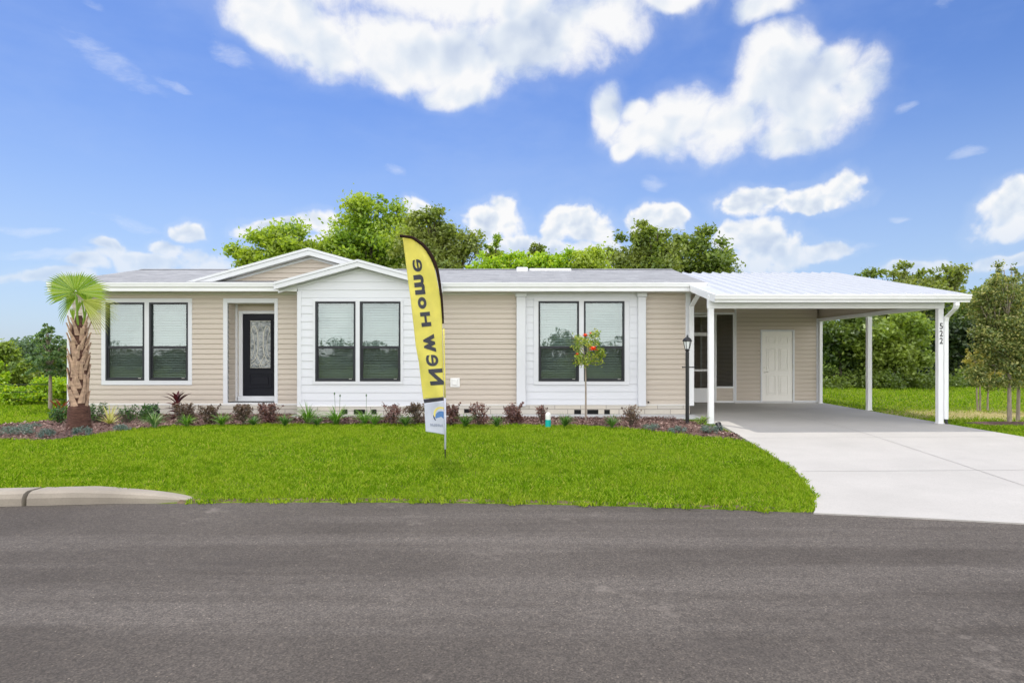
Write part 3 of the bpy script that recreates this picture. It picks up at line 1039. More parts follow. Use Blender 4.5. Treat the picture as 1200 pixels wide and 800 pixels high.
# skirting and its vents
mb = MB()
mb.box(HL, dx0, F - .022, F + .08, -.2, ZB - .012)
mb.box(dx0, BL, F - .022, F + .08, -.2, ZB - .17)
mb.box(dx0 - .01, dx1 + .01, F - .03, F - .0225, -.2, ZB - .022)
mb.box(dx1 + .012, BL, F - .022, F + .08, ZB - .17, ZB - .012)
mb.box(BL, BR, BF - .022, BF + .08, -.2, ZB - .012)
mb.box(BR - .08, BR, BF + .08, F - .022, -.2, ZB - .012)
mb.box(BR, HR, F - .022, F + .08, -.2, ZB - .012)
mb.box(HR - .08, HR, F + .08, HB, -.2, ZB - .012)
mb.box(HL, HL + .08, F + .08, HB, -.2, ZB - .012)
mb.build('skirting', M['block'], HOUSE)
mb = MB()
mb.bevbox(HL - .01, BL - .01, F - .034, F - .001, ZB - .014, ZB + .03, .004)
mb.bevbox(BL - .01, BR + .01, BF - .034, BF - .001, ZB - .014, ZB + .012, .004)
mb.bevbox(BR + .014, HR + .01, F - .034, F - .001, ZB - .014, ZB + .012, .004)
mb.build('starter_strip', M['soffit'], HOUSE)
for a, b, y0, y1, yy in ((148, 153.5, 480.5, 486, F), (183, 188, 480.5, 486, F), (400.5, 407.5, 479.5, 485, BF), (415, 428, 479.5, 485, BF), (435.5, 441.5, 479.5, 485, BF),
                         (544, 552, 478.8, 483.5, F), (672.8, 680.8, 479.8, 485.2, F), (688, 701, 479.8, 485.2, F), (708, 714.5, 479.8, 485.2, F)):
    s_ = FOC / yy; mb = MB()
    X0, X1, Z0, Z1 = (a - CX) / s_, (b - CX) / s_, EYE - (y1 - CY) / s_, EYE - (y0 - CY) / s_
    mb.box(X0, X1, yy - .028, yy - .0225, Z0, Z1)
    n = max(2, int((X1 - X0) / .03))
    for k in range(1, n): mb.box(X0 + (X1 - X0) * k / n - .003, X0 + (X1 - X0) * k / n + .003, yy - .033, yy - .0285, Z0, Z1)
    mb.build('skirting_vent', M['dark'], HOUSE)

# roof
RX0, RX1 = wx(57, EAVE_Y), wx(827.5, EAVE_Y)
mb = MB()
by = 2 * RIDGE_Y - EAVE_Y
th = .07
mb.extrude_x([(EAVE_Y, EAVE_Z), (RIDGE_Y, RIDGE_Z), (by, EAVE_Z), (by, EAVE_Z - th), (RIDGE_Y, RIDGE_Z - th), (EAVE_Y, EAVE_Z - th)], RX0, RX1)
roof = mb.build('roof', M['shingle'], HOUSE)
mb = MB()                                                         # ridge cap
for sg in (0, 1):
    f = (lambda y: y) if sg == 0 else (lambda y: 2 * RIDGE_Y - y)
    mb.quad((RX0, f(RIDGE_Y - .14), RIDGE_Z - .03 + .012), (RX1, f(RIDGE_Y - .14), RIDGE_Z - .03 + .012), (RX1, RIDGE_Y, RIDGE_Z + .02), (RX0, RIDGE_Y, RIDGE_Z + .02))
mb.build('ridge_cap', M['shingle'], roof)
mb = MB()
vx, vy = wx(612, 17.9), 17.9; vz = EAVE_Z + SL * (vy - EAVE_Y)
mb.bevbox(vx - .16, vx + .16, vy - .16, vy + .16, vz - .05, vz + .09, .02)
mb.bevbox(vx + .2, vx + 1.4, vy + .1, vy + .3, vz - .0, vz + .09, .02)
mb.build('roof_vent', M['white_metal'], roof)

def gutter_profile(y, z1, h=.2, w=.06):
    """fascia + K gutter section in (y, z)"""
    return [(y, z1), (y - w, z1), (y - w, z1 - .035), (y - w * .85, z1 - .05), (y - w * .8, z1 - .09), (y - w * .3, z1 - .13), (y - w * .3, z1 - h), (y, z1 - h)]

for a, b in ((RX0 - .01, BL - .02), (BR + .02, RX1 + .01)):
    mb = MB(); mb.extrude_x(gutter_profile(EAVE_Y - .002, EAVE_Z - .008), a, b); mb.build('gutter', M['white_metal'], HOUSE)
for a, b, c_, d, e in ((RX0, BL - .02, EAVE_Y + .0005, F + .02, 0.), (BR + .02, RX1, EAVE_Y + .0005, F + .02, 0.), (RX0, HL, F + .021, by - .02, .05), (HR, RX1, F + .021, by - .02, .05)):
    mb = MB(); mb.box(a, b, c_, d, ZT + e, ZT + e + .012); mb.build('soffit', M['soffit'], HOUSE)
for X in (RX0 - .022, RX1):                                       # rake boards at both ends
    mb = MB()
    mb.extrude_x([(EAVE_Y - .0, EAVE_Z - .01), (RIDGE_Y, RIDGE_Z - .005), (by, EAVE_Z - .01), (by, EAVE_Z - .2), (RIDGE_Y, RIDGE_Z - .19), (EAVE_Y, EAVE_Z - .2)], X, X + .022)
    mb.build('rake_board', M['white'], HOUSE)


def cross_gable(name, xc, zpk, sl, half, yf, yb, fas, wall_y):
    """gabled roof running from yf back to yb with its white rake boards"""
    zf = zpk - sl * half
    t = .05
    mb = MB()
    mb.extrude([(xc - half, zf), (xc, zpk), (xc + half, zf), (xc + half, zf - t), (xc, zpk - t), (xc - half, zf - t)], yf + .03, yb)
    r = mb.build(name, M['shingle'], HOUSE)
    for s_, nm in ((-1, 0), (1, 1)):
        mb = MB()
        mb.extrude([(xc, zpk + .006), (xc + s_ * (half + .02), zf + .006 - sl * .02), (xc + s_ * (half + .02), zf - sl * .02 - fas), (xc, zpk - fas)], yf, yf + .03)
        mb.extrude([(xc, zpk - .055), (xc + s_ * half, zf - .055), (xc + s_ * half, zf - fas * .95), (xc, zpk - fas * .95)], yf - .02, yf - .0015)
        mb.extrude([(xc, zpk + .01), (xc + s_ * half, zf + .01), (xc + s_ * half, zf - .05), (xc, zpk - .05)], yf - .035, yf - .0015)
        # frieze against the wall and soffit
        mb.extrude([(xc, zpk - fas - .004), (xc + s_ * half, zf - fas - .004), (xc + s_ * half, zf - fas - .06), (xc, zpk - fas - .06)], wall_y - .03, wall_y - .004)
        mb.extrude([(xc, zpk - fas + .03), (xc + s_ * half, zf - fas + .03), (xc + s_ * half, zf - fas + .015), (xc, zpk - fas + .015)], yf + .0305, wall_y + .02)
        mb.build('rake_board', M['white'], r)
    return r


cross_gable('bay_roof', wx(420, 14.66), 3.635, .272, 1.93, 14.62, 17.35, .165, BF)
GX = wx(362, 15.05); GZ = EYE + (CY - 291) * 15.05 / FOC
cross_gable('upper_gable_roof', GX, GZ, .279, 2.95, 15.03, 18.62, .17, 15.25)
mb = MB()
lap(mb, PF(15.25), GX - 2.8, GX + 2.8, 3.1, GZ - .12, CB, xl=lambda z: GX - (GZ - .12 - z) / .279, xr=lambda z: GX + (GZ - .12 - z) / .279)
mb.build('gable_siding', M['beige'], HOUSE)

# small fittings on the front
mb = MB()
X0, X1, Z0, Z1 = fx(527.8), fx(539), fz(453.5), fz(442.6)
mb.bevbox(X0, X1, F - .05, F - .012, Z0, Z1, .01); mb.bevbox(X0 + .05, X1 - .05, F - .075, F - .051, Z0 + .05, Z1 - .03, .008)
mb.build('utility_cover', M['white_plastic'], HOUSE)
mb = MB(); mb.bevbox(fx(114.3), fx(119) - .004, F - .03, F - .017, fz(366.5), fz(363.3), .003)
mb.build('alarm_sticker', plain('lilac sticker', (.42, .36, .72), .5), HOUSE)
mb = MB(); mb.tube([(fx(759.5), F - .06, fz(471)), (fx(759.5), F, fz(471))], .022, 8); mb.build('hose_bib', M['black_metal'], HOUSE)
mb = MB()                                                          # downspout at the right corner
pts = [(fx(808.5) + .10, EAVE_Y - .03, 2.93), (fx(808.5) + .10, EAVE_Y - .02, 2.86), (fx(808.5) + .01, F - .10, 2.60), (fx(808.5) + .01, F - .10, .22)]
for (a, b) in zip(pts[:-1], pts[1:]):
    w_, d_ = .055, .035
    v = [(p[0] + sx * w_, p[1] + sy * d_, p[2]) for p in (a, b) for sx, sy in ((-1, -1), (1, -1), (1, 1), (-1, 1))]
    mb.add(v, [(0, 1, 5, 4), (1, 2, 6, 5), (2, 3, 7, 6), (3, 0, 4, 7)])
mb.build('downspout', M['white_metal'], HOUSE)

# ------------------------------------------------------------------ carport
CARP = thing('carport', 'open carport with white metal roof on slim posts over the driveway', 'carport', (6.3, 13.24, 0))
CF, CRY, CRZ, CEZ = 12.88, 18.42, 3.80, 2.655
CS = (CRZ - CEZ) / (CRY - CF)
CX0, CX1 = 3.80, 8.94
cby = 2 * CRY - CF
mb = MB()
mb.extrude_x([(CF, CEZ), (CRY, CRZ), (cby, CEZ), (cby, CEZ - .05), (CRY, CRZ - .05), (CF, CEZ - .05)], CX0 + .35, CX1)
mb.extrude_x([(CF, CEZ), (14.8, CEZ + CS * (14.8 - CF)), (14.8, CEZ + CS * (14.8 - CF) - .05), (CF, CEZ - .05)], CX0, CX0 + .35)
croof = mb.build('metal_roof', M['roof_metal'], CARP)
mb = MB()
k = 0
x = CX0 + .4
while x < CX1 - .02:
    for s_ in (0, 1):
        f = (lambda y: y) if s_ == 0 else (lambda y: 2 * CRY - y)
        w_ = .022
        a, b = f(CF + .0), f(CRY)
        v = []
        for y, z in ((a, CEZ), (b, CRZ)):
            v += [(x - w_ * 1.6, y, z - .002), (x - w_ * .6, y, z + .045), (x + w_ * .6, y, z + .045), (x + w_ * 1.6, y, z - .002)]
        mb.add(v, [(0, 1, 5, 4), (1, 2, 6, 5), (2, 3, 7, 6), (0, 3, 2, 1), (4, 5, 6, 7)])
    x += .29
mb.build('roof_rib', M['roof_metal'], croof)
mb = MB()
for X in (CX0 - .03, CX1):
    b_ = 14.8 if X < 5 else cby
    if X < 5:
        mb.extrude_x([(CF, CEZ + .02), (b_, CEZ + CS * (b_ - CF) + .02), (b_, CEZ + CS * (b_ - CF) - .13), (CF, CEZ - .14)], X, X + .03)
    else:
        mb.extrude_x([(CF, CEZ + .02), (CRY, CRZ + .02), (cby, CEZ + .02), (cby, CEZ - .1), (CRY, CRZ - .1), (CF, CEZ - .1)], X, X + .03)
mb.build('rake_trim', M['white_metal'], CARP)
mb = MB()
mb.quad((CX0 + .36, CF + .02, CEZ - .055), (CX1 - .01, CF + .02, CEZ - .055), (CX1 - .01, CRY, CRZ - .055), (CX0 + .36, CRY, CRZ - .055))
mb.build('ceiling', M['white_metal'], CARP)
mb = MB(); mb.extrude_x(gutter_profile(CF - .002, CEZ + .012, .155, .10), CX0 - .03, CX1 + .03)
mb.build('gutter', M['white_metal'], CARP)
mb = MB()
mb.bevbox(3.74, 8.68, 13.19, 13.29, 2.41, 2.53, .005); mb.box(3.74, 8.68, 13.2, 13.28, 2.5305, 2.68)
mb.build('front_beam', M['white_metal'], CARP)
mb = MB(); mb.bevbox(8.55, 8.66, 13.292, 18.75, 2.41, 2.50, .005); mb.build('side_beam', M['white_metal'], CARP)
mb = MB()                                                            # beige gable infill over the side beam
zr = lambda y: CEZ - .052 + CS * (min(y, 2 * CRY - y) - CF)
n = 18
for a, b in ((13.30, 18.42), (18.42, 23.4)):
    mb.add([(8.60, a, 2.501), (8.60, b, 2.501), (8.60, b, zr(b)), (8.60, a, zr(a))], [(0, 1, 2, 3)])
    mb.add([(8.63, a, 2.501), (8.63, b, 2.501), (8.63, b, zr(b)), (8.63, a, zr(a))], [(0, 1, 2, 3)])
z = 2.501
while z < 3.7:
    y0 = CF + (z + .052 - CEZ) / CS
    y0 = max(13.3, y0)
    if y0 < 18.3: mb.box(8.585, 8.6, y0, 18.7, z, z + .02)
    z += CB
mb.build('gable_infill', M['beige'], CARP)
PX = [(3.81, 13.24), (8.605, 13.24), (wx(1018.2, 16.3), 16.3), (8.61, 18.66)]
posts = []
for i, (x, y) in enumerate(PX):
    mb = MB(); h = .055 if i != 3 else .045
    mb.bevbox(-h, h, -h, h, 0, 2.409, .006)
    mb.bevbox(-h - .012, h + .012, -h - .012, h + .012, .001, .02, .004)
    for s_ in (-1, 1): mb.tube([(s_ * .025, -h - .005, 2.33), (s_ * .025, -h, 2.33)], .008, 6)
    p = mb.build('post', M['white_metal'], CARP, local=True); p.location = Vector((x, y, 0)) - wloc(CARP)
    posts.append(p)
mb = MB()
x1 = 8.605 + .055 + .045
prof = [(x1 - .02, CF - .05, 2.505), (x1 - .02, CF - .05, 2.44), (x1 - .02, CF - .01, 2.38), (x1 - .0, 13.17, 2.22), (x1, 13.2, 2.13), (x1, 13.2, .10)]
for a, b in zip(prof[:-1], prof[1:]):
    w_, d_ = .042, .032
    v = [(p[0] + sx * w_, p[1] + sy * d_, p[2]) for p in (a, b) for sx, sy in ((-1, -1), (1, -1), (1, 1), (-1, 1))]
    mb.add(v, [(0, 1, 5, 4), (1, 2, 6, 5), (2, 3, 7, 6), (3, 0, 4, 7)])
mb.build('downspout', M['white_metal'], CARP)
mb = MB(); mb.tube([(x1, 13.2, .10), (x1 + .01, 13.17, -.02)], .03, 8); mb.build('drain_boot', M['black_metal'], CARP)


def text_mesh(txt, offset=.02, extrude=0., fine=False):
    cu = bpy.data.curves.new('lettering', 'FONT'); cu.body = txt; cu.size = 1; cu.offset = offset; cu.extrude = extrude
    cu.resolution_u = 6
    ob = bpy.data.objects.new('tmp', cu); COL.objects.link(ob)
    dg = bpy.context.evaluated_depsgraph_get()
    me = bpy.data.meshes.new_from_object(ob.evaluated_get(dg))
    COL.objects.unlink(ob); bpy.data.objects.remove(ob); bpy.data.curves.remove(cu)
    if fine:
        import bmesh
        bm = bmesh.new(); bm.from_mesh(me)
        bmesh.ops.remove_doubles(bm, verts=bm.verts, dist=1e-5)
        bmesh.ops.triangulate(bm, faces=bm.faces)
        for _ in range(3):
            bmesh.ops.subdivide_edges(bm, edges=[e for e in bm.edges if e.calc_length() > .07], cuts=1)
            bmesh.ops.triangulate(bm, faces=bm.faces)
        bm.to_mesh(me); bm.free()
    vs = np.array([v.co[:] for v in me.vertices]); fs = [tuple(p.vertices) for p in me.polygons]
    bpy.data.meshes.remove(me)
    return vs, fs


mb = MB()
for ch, y0, y1 in (('5', 378.4, 385.6), ('2', 387, 394.2), ('2', 395.6, 402.8)):
    vs, fs = text_mesh(ch, .014)
    lo, hi = vs.min(0), vs.max(0); Yf = 13.24 - .0585
    z0, z1 = wz(y1, Yf), wz(y0, Yf); w_ = .066
    mb.add([(8.605 + ((v[0] - lo[0]) / (hi[0] - lo[0]) - .5) * w_, Yf, z0 + (v[1] - lo[1]) / (hi[1] - lo[1]) * (z1 - z0)) for v in vs], fs)
num = mb.build('house_number', M['black_metal'], CARP)
md = num.modifiers.new('t', 'SOLIDIFY'); md.thickness = .004; md.offset = 0

# ------------------------------------------------------------------ storage shed and screen room
SY = 18.72
SHED = thing('storage_shed', 'beige sided storage room with a cream panel door at the back of the carport', 'shed', (7.4, SY, 0))
SX0, SX1 = wx(862, SY), wx(957.5, SY)
SDX0, SDX1, SDZ1 = wx(893, SY), wx(928.5, SY), wz(388.5, SY)
ztop = lambda y: CEZ - .06 + CS * (min(y, 2 * CRY - y) - CF)
mb = MB()
wall_holes(mb, PF(SY), SX0, SX1, .06, ztop(SY), [(SDX0 - .05, SDX1 + .05, 0, SDZ1 + .06)], CB)
lap(mb, PRIGHT(SX1), SY, 22.6, .06, 2.9, CB); lap(mb, PLEFT(SX0), SY, 22.6, .06, 2.9, CB); lap(mb, PBACK(22.6), SX0, SX1, .06, 2.8, CB)
mb.build('wall', M['beige'], SHED)
mb = MB()
mb.box(SX0 - .02, SX1 + .02, SY - .015, SY + .12, -.05, .058)
mb.build('base_plate', M['strip'], SHED)
mb = MB()
mb.bevbox(SX0 - .035, SX0 + .02, SY - .03, SY + .05, .03, ztop(SY), .004); mb.bevbox(SX1 - .03, SX1 + .03, SY - .03, SY + .05, .03, 2.5, .004)
mb.bevbox(SX0 + .021, SDX0 - .051, SY - .026, SY + .02, .03, .075, .004); mb.bevbox(SDX1 + .051, SX1 - .031, SY - .026, SY + .02, .03, .075, .004)
mb.build('corner_trim', M['white'], SHED)
mb = MB()
mb.bevbox(SDX0 - .055, SDX0 - .003, SY - .035, SY + .06, .03, SDZ1 + .055, .005)
mb.bevbox(SDX1 + .003, SDX1 + .055, SY - .035, SY + .06, .03, SDZ1 + .055, .005)
mb.bevbox(SDX0 - .003, SDX1 + .003, SY - .035, SY + .06, SDZ1 + .003, SDZ1 + .055, .005)
mb.build('door_frame', M['white'], SHED)
mb = MB()
dw, dh = SDX1 - SDX0, SDZ1 - .06
mb.box(SDX0, SDX1, SY - .012, SY + .03, .06, SDZ1)
for (u0, u1) in ((.14, .45), (.55, .86)):
    for (v0, v1) in ((.09, .37), (.44, .76), (.83, .93)):
        a, b, c, d = SDX0 + u0 * dw, SDX0 + u1 * dw, .06 + v0 * dh, .06 + v1 * dh
        t = .022
        for e in ((a, b, c, c + t), (a, b, d - t, d), (a, a + t, c + t, d - t), (b - t, b, c + t, d - t)):
            mb.bevbox(e[0], e[1], SY - .022, SY - .0125, e[2], e[3], .004)
        mb.bevbox(a + .05, b - .05, SY - .020, SY - .0125, c + .05, d - .05, .005)
sd = mb.build('panel_door', M['cream'], SHED)
mb = MB(); hx = SDX0 + .07
mb.lathe([(.028, 0), (.028, .01)], (0, 0, 0), 10); mb2 = MB()
for z_, l_ in ((.92, .10), (1.06, 0)):
    mb2 = MB()
    mb2.tube([(hx, SY - .035, z_), (hx, SY - .012, z_)], .03, 10)
    if l_: mb2.tube([(hx, SY - .04, z_), (hx + l_, SY - .05, z_)], .010, 8)
    mb2.build('door_handle' if l_ else 'deadbolt', M['nickel'], sd)
for z_ in (.3, 1.05, 1.85):
    mb = MB(); mb.box(SDX1 - .004, SDX1 + .012, SY - .04, SY - .034, z_, z_ + .1); mb.build('hinge', M['nickel'], sd)

PORCH = thing('screen_porch', 'dark screened porch with low beige wall between house and storage room', 'porch', (4.9, SY, 0))
PX0, PX1 = HR + .03, SX0 - .04
KX = wx(837.5, SY)                                 # screen door | fixed screen
KZ = wz(454.5, SY)
PT = 2.62
mb = MB()
lap(mb, PF(SY), KX + .03, PX1, .06, KZ, CB)
mb.build('knee_wall', M['beige'], PORCH)
mb = MB()
mb.bevbox(KX, KX + .05, SY - .03, SY + .03, 0.01, PT, .004); mb.bevbox(PX1 - .04, PX1, SY - .03, SY + .03, .01, PT, .004)
mb.bevbox(KX + .051, PX1 - .041, SY - .035, SY + .03, KZ, KZ + .05, .004); mb.bevbox(KX + .051, PX1 - .041, SY - .03, SY + .03, .01, .07, .004)
mb.bevbox(PX0, PX1, SY - .03, SY + .03, PT + .001, PT + .06, .004)
mb.build('screen_frame', M['white_metal'], PORCH)
mb = MB(); mb.quad((KX + .05, SY, KZ + .05), (PX1 - .04, SY, KZ + .05), (PX1 - .04, SY, PT), (KX + .05, SY, PT)); mb.build('screen_panel', M['porch_screen'], PORCH)
mb = MB(); lap(mb, PF(SY), PX0, PX1 , PT + .06, ztop(SY), CB); mb.build('upper_wall', M['beige'], PORCH)
EX0 = wx(811, SY)
mb = MB()
for a, b, c, d in ((EX0, EX0 + .05, .02, PT - .02), (KX - .055, KX - .005, .02, PT - .02), (EX0 + .051, KX - .056, wz(393.5, SY), wz(389.5, SY)), (EX0 + .051, KX - .056, wz(435, SY), wz(432.5, SY)),
                   (EX0 + .051, KX - .056, PT - .07, PT - .02), (EX0 + .051, KX - .056, .02, KZ)):
    mb.bevbox(a, b, SY - .025, SY + .02, c, d, .004)
sdr = mb.build('screen_door', M['white_metal'], PORCH)
mb = MB(); mb.quad((EX0 + .05, SY, KZ), (KX - .055, SY, KZ), (KX - .055, SY, PT - .05), (EX0 + .05, SY, PT - .05)); mb.build('door_screen', M['porch_screen'], sdr)
mb = MB(); mb.quad((PX0, SY, .06), (EX0 - .005, SY, .06), (EX0 - .005, SY, PT), (PX0, SY, PT)); mb.build('side_screen', M['porch_screen'], PORCH)
mb = MB()
bw = [(4.6, 5.15, .55, 1.35), (4.6, 5.15, 1.55, 2.3)]
wall_holes(mb, PF(22.4), PX0, PX1, 0, 2.9, bw, CB)
mb.quad((PX0, SY + .1, -.005), (PX1, SY + .1, -.005), (PX1, 22.4, -.005), (PX0, 22.4, -.005))
mb.build('back_wall', M['beige'], PORCH)
mb = MB()
for a, b, c, d in bw:
    for e in ((a, b, c, c + .03), (a, b, d - .03, d), (a, a + .03, c + .03, d - .03), (b - .03, b, c + .03, d - .03)): mb.bevbox(e[0], e[1], 22.36, 22.43, e[2], e[3], .004)
mb.build('back_window_frame', M['white_metal'], PORCH)

# ------------------------------------------------------------------ lamp post, marker, spotlight
Y = 13.3; X = wx(805.4, Y); zg = float(gz(X, Y)) + .03
LAMP = thing('lamp_post', 'black lamp post with small lantern and ladder bar in the mulch by the house corner', 'lamp post', (X, Y, zg))
mb = MB(); mb.lathe([(.052, -.1), (.052, .0), (.04, .03), (.038, .6), (.038, 1.50), (.032, 1.52)], n=14); mb.build('pole', M['black_metal'], LAMP, local=True, smooth=False)
mb = MB(); mb.tube([(-.10, 0, 1.19), (.16, 0, 1.19)], .012, 8); mb.tube([(-.11, 0, 1.19), (-.095, 0, 1.19)], .018, 8); mb.tube([(.155, 0, 1.19), (.17, 0, 1.19)], .018, 8); mb.build('ladder_bar', M['black_metal'], LAMP, local=True)
mb = MB(); mb.lathe([(.03, 1.52), (.05, 1.545), (.05, 1.56), (.028, 1.575)], n=12)
for k in range(6):
    t = k * math.pi / 3; mb.tube([(.048 * math.cos(t), .048 * math.sin(t), 1.575), (.085 * math.cos(t), .085 * math.sin(t), 1.735)], .006, 6)
mb.lathe([(.10, 1.735), (.105, 1.745), (.075, 1.79), (.03, 1.825), (.016, 1.83), (.018, 1.85), (.006, 1.865), (.002, 1.89)], n=6)
lant = mb.build('lantern', M['black_metal'], LAMP, local=True)
mb = MB(); mb.lathe([(.042, 1.577), (.078, 1.734)], n=6); mb.build('lantern_glass', M['frost'], lant, local=True)

Y = depth(500, -.035); X = wx(642.3, Y); zg = float(gz(X, Y))
MK = thing('utility_marker', 'short teal and white utility marker post at the front of the mulch bed', 'marker post', (X, Y, zg))
mb = MB(); mb.lathe([(.058, -.05), (.058, .155)], n=18); mb.build('lower_sleeve', M['teal'], MK, local=True, smooth=False)
mb = MB(); mb.lathe([(.055, .1555), (.055, .25), (.045, .285), (.02, .30), (.004, .303)], n=18); mb.build('domed_top', M['white_plastic'], MK, local=True)

Y = 12.0; X = wx(843, Y); zg = float(gz(X, Y))
SP = thing('garden_spotlight', 'small black garden spotlight at the tip of the mulch bed beside the driveway', 'spotlight', (X, Y, zg + .02))
mb = MB(); mb.tube([(0, 0, -.05), (0, 0, .06)], .012, 8); mb.build('stake', M['black_metal'], SP, local=True)
mb = MB(); mb.tube([(.0, -.06, .06), (0, .07, .15)], [.045, .055], 14); mb.build('lamp_head', M['black_metal'], SP, local=True)

# ------------------------------------------------------------------ feather flag
FY = 9.36
FS = FOC / FY
zg = float(gz(wx(521, FY), FY))
FLAG = thing('feather_flag', 'tall yellow feather flag with charcoal lettering standing in the front lawn', 'flag', (wx(521.5, FY), FY, zg))
Lp = [(470, 276), (473.6, 307), (476, 324.5), (480, 349), (483, 377), (486, 405), (489.4, 423), (492.3, 454), (494.2, 467.5), (495.6, 473), (497.5, 506)]
Rp = [(470, 274.5), (485, 276.5), (497, 285), (503, 292.5), (508, 301), (511.5, 309), (514, 317), (516.4, 332), (518.6, 350), (519.8, 370), (520.2, 405), (521, 440), (521.6, 468), (522, 510)]


def ledge(py): return np.interp(py, [p[1] for p in Lp], [p[0] for p in Lp])
def redge(py): return np.interp(py, [p[1] for p in Rp], [p[0] for p in Rp])


def flag_pt(px, py, off=0.):
    """a point of the cloth: it hangs from the curved pole and billows a little"""
    a, b = ledge(py), redge(py)
    u = (b - px) / max(b - a, 6.)
    y = FY + .10 * u + .028 * math.sin(u * 4.2 + py * .035) * min(1, u * 3) + .012 * math.sin(py * .09 + u * 5)
    return (wx(px, FY), y - off, wz(py, FY))


def cloth(y0, y1, mat, name, left=ledge, right=redge, rows=60, cols=24, skew=0., skew0=0.):
    vs, fs = [], []
    for i in range(rows + 1):
        for j in range(cols + 1):
            t = j / cols
            py = y0 + (y1 - y0) * i / rows + (skew0 + (skew - skew0) * i / rows) * (1 - t)
            a, b = left(py), right(py)
            vs.append(flag_pt(a + (b - a) * t, py))
    for i in range(rows):
        for j in range(cols):
            q = i * (cols + 1) + j
            fs.append((q, q + 1, q + cols + 2, q + cols + 1))
    mb = MB(); mb.add(vs, fs)
    o = mb.build(name, mat, FLAG, smooth=True)
    md = o.modifiers.new('t', 'SOLIDIFY'); md.thickness = .004; md.offset = 0
    return o


sleeve = lambda py: redge(py) - np.interp(py, [274, 300, 330, 380, 470, 520], [4.5, 4.5, 3.2, 1.6, 1.5, 1.5])
ban = cloth(276.5, 464.8, M['flag_yellow'], 'banner', right=lambda p: np.maximum(ledge(p) + .3, sleeve(p) - .15), rows=140, skew=3.4)
cloth(465., 469., M['flag_grey'], 'grey_band', right=sleeve, rows=6, skew=4., skew0=3.6)
lp = cloth(469.2, 509., M['flag_white'], 'logo_panel', right=sleeve, rows=34, skew=-2.5, skew0=4.)
# sleeve and pole
ctr = [(px, py) for px, py in Rp[:]]
pth = []
for k in range(60):
    t = k / 59; n = len(Rp) - 1; i = min(int(t * n), n - 1); f = t * n - i
    pth.append((Rp[i][0] + (Rp[i + 1][0] - Rp[i][0]) * f, Rp[i][1] + (Rp[i + 1][1] - Rp[i][1]) * f))
mb = MB()
up = [p for p in pth if p[1] < 385]
mb.tube([(wx(px - np.interp(py, [274, 300, 330, 385], [1.5, 1.8, 1.3, .6]), FY), FY, wz(py + np.interp(py, [274, 285, 300], [1.8, 1.4, 0]), FY)) for px, py in up], [float(np.interp(p[1], [274, 300, 330, 385], [.022, .027, .021, .012])) for p in up], 8)
mb.build('dark_sleeve', M['flag_black'], FLAG, smooth=True)
mb = MB()
mb.tube([(wx(px, FY), FY, wz(py, FY)) for px, py in ((520.1, 385), (520.4, 405), (521, 440), (521.5, 466))], .011, 8)
mb.build('lower_sleeve', M['flag_yellow'], FLAG, smooth=True)
mb = MB()
mb.tube([(wx(px, FY), FY, wz(py, FY)) for px, py in ((521.5, 466.2), (521.8, 500), (521.7, 526))], .014, 8)
mb.build('white_sleeve', M['flag_white'], FLAG, smooth=True)
mb = MB(); mb.tube([(wx(521.7, FY), FY, wz(526.2, FY)), (wx(521.6, FY), FY, wz(537, FY))], [.011, .007], 8); mb.build('ground_spike', M['black_metal'], FLAG)
# lettering, printed on the far side and so seen reversed
mb = MB()
for ch, y1, y0, xa, xb in (('N', 451, 432, 502.8, 519.3), ('e', 429, 415.5, 499., 513.3), ('w', 413, 391.5, 495.8, 509.5), ('H', 382.3, 365.3, 492.5, 504.), ('o', 361.5, 347.5, 488.9, 498.8), ('m', 344.5, 321, 484.2, 496.2), ('e', 317.5, 303.2, 482.2, 494.)):
    vs, fs = text_mesh(ch, .012 if ch == 'e' else .045, fine=True)
    lo, hi = vs.min(0), vs.max(0)
    q = (vs - lo) / np.maximum(hi - lo, 1e-6)
    out = []
    for u, v, _ in q:
        py = y1 + (y0 - y1) * u                      # reading upwards
        px = xa + (xb - xa) * v - (py - (y0 + y1) / 2) * -.14
        out.append(flag_pt(px, py - (v - .5) * 1.2, .008))
    mb.add(out, fs)
let = mb.build('lettering', M['ink'], ban)
# emblem: yellow crescent over a blue disc with a navy base
def disc(mb, cx, cy, rx, ry, a0, a1, off, inner=0., n=28, cut=None):
    vs, fs = [], []
    for k in range(n + 1):
        t = R(a0 + (a1 - a0) * k / n)
        for r in (inner, 1.):
            py = cy - ry * r * math.sin(t)
            vs.append(flag_pt(min(cx + rx * r * math.cos(t), 520.), min(py, cut or 1e9), off))
    for k in range(n): fs.append((2 * k, 2 * k + 1, 2 * k + 3, 2 * k + 2))
    mb.add(vs, fs)
mb = MB(); disc(mb, 516.5, 485.5, 9.3, 9.2, 20, 200, .006, .74); mb.build('emblem_crescent', M['logo_yellow'], lp)
mb = MB(); disc(mb, 517, 488.2, 7.4, 6.6, -20, 200, .0075, .0, cut=494); mb.build('emblem_disc', M['logo_blue'], lp)
mb = MB(); disc(mb, 517, 487.5, 10.2, 8.5, 175, 222, .006, .86); mb.build('emblem_base', M['logo_navy'], lp)
mb = MB()
rg = random.Random(3)
for k in range(6):                                   # small worn lettering line: strokes only, unreadable as in the photo
    x0 = 503.5 + k * 2.65
    for (a, b) in (((0, 0), (0, 3.2)), ((0, rg.choice([0, 1.6])), (1.7, rg.choice([0, 1.6, 3.2]))), ((1.7, rg.choice([0, 1.2])), (1.7, 3.2))):
        p, q_ = (x0 + a[0], 496.6 + a[1] + k * .05), (x0 + b[0], 496.6 + b[1] + k * .05)
        mb.tube([flag_pt(min(p[0], 519.6), p[1], .006), flag_pt(min(q_[0], 519.6), q_[1], .006)], .0035, 4)
mb.build('emblem_text', M['logo_grey'], lp)

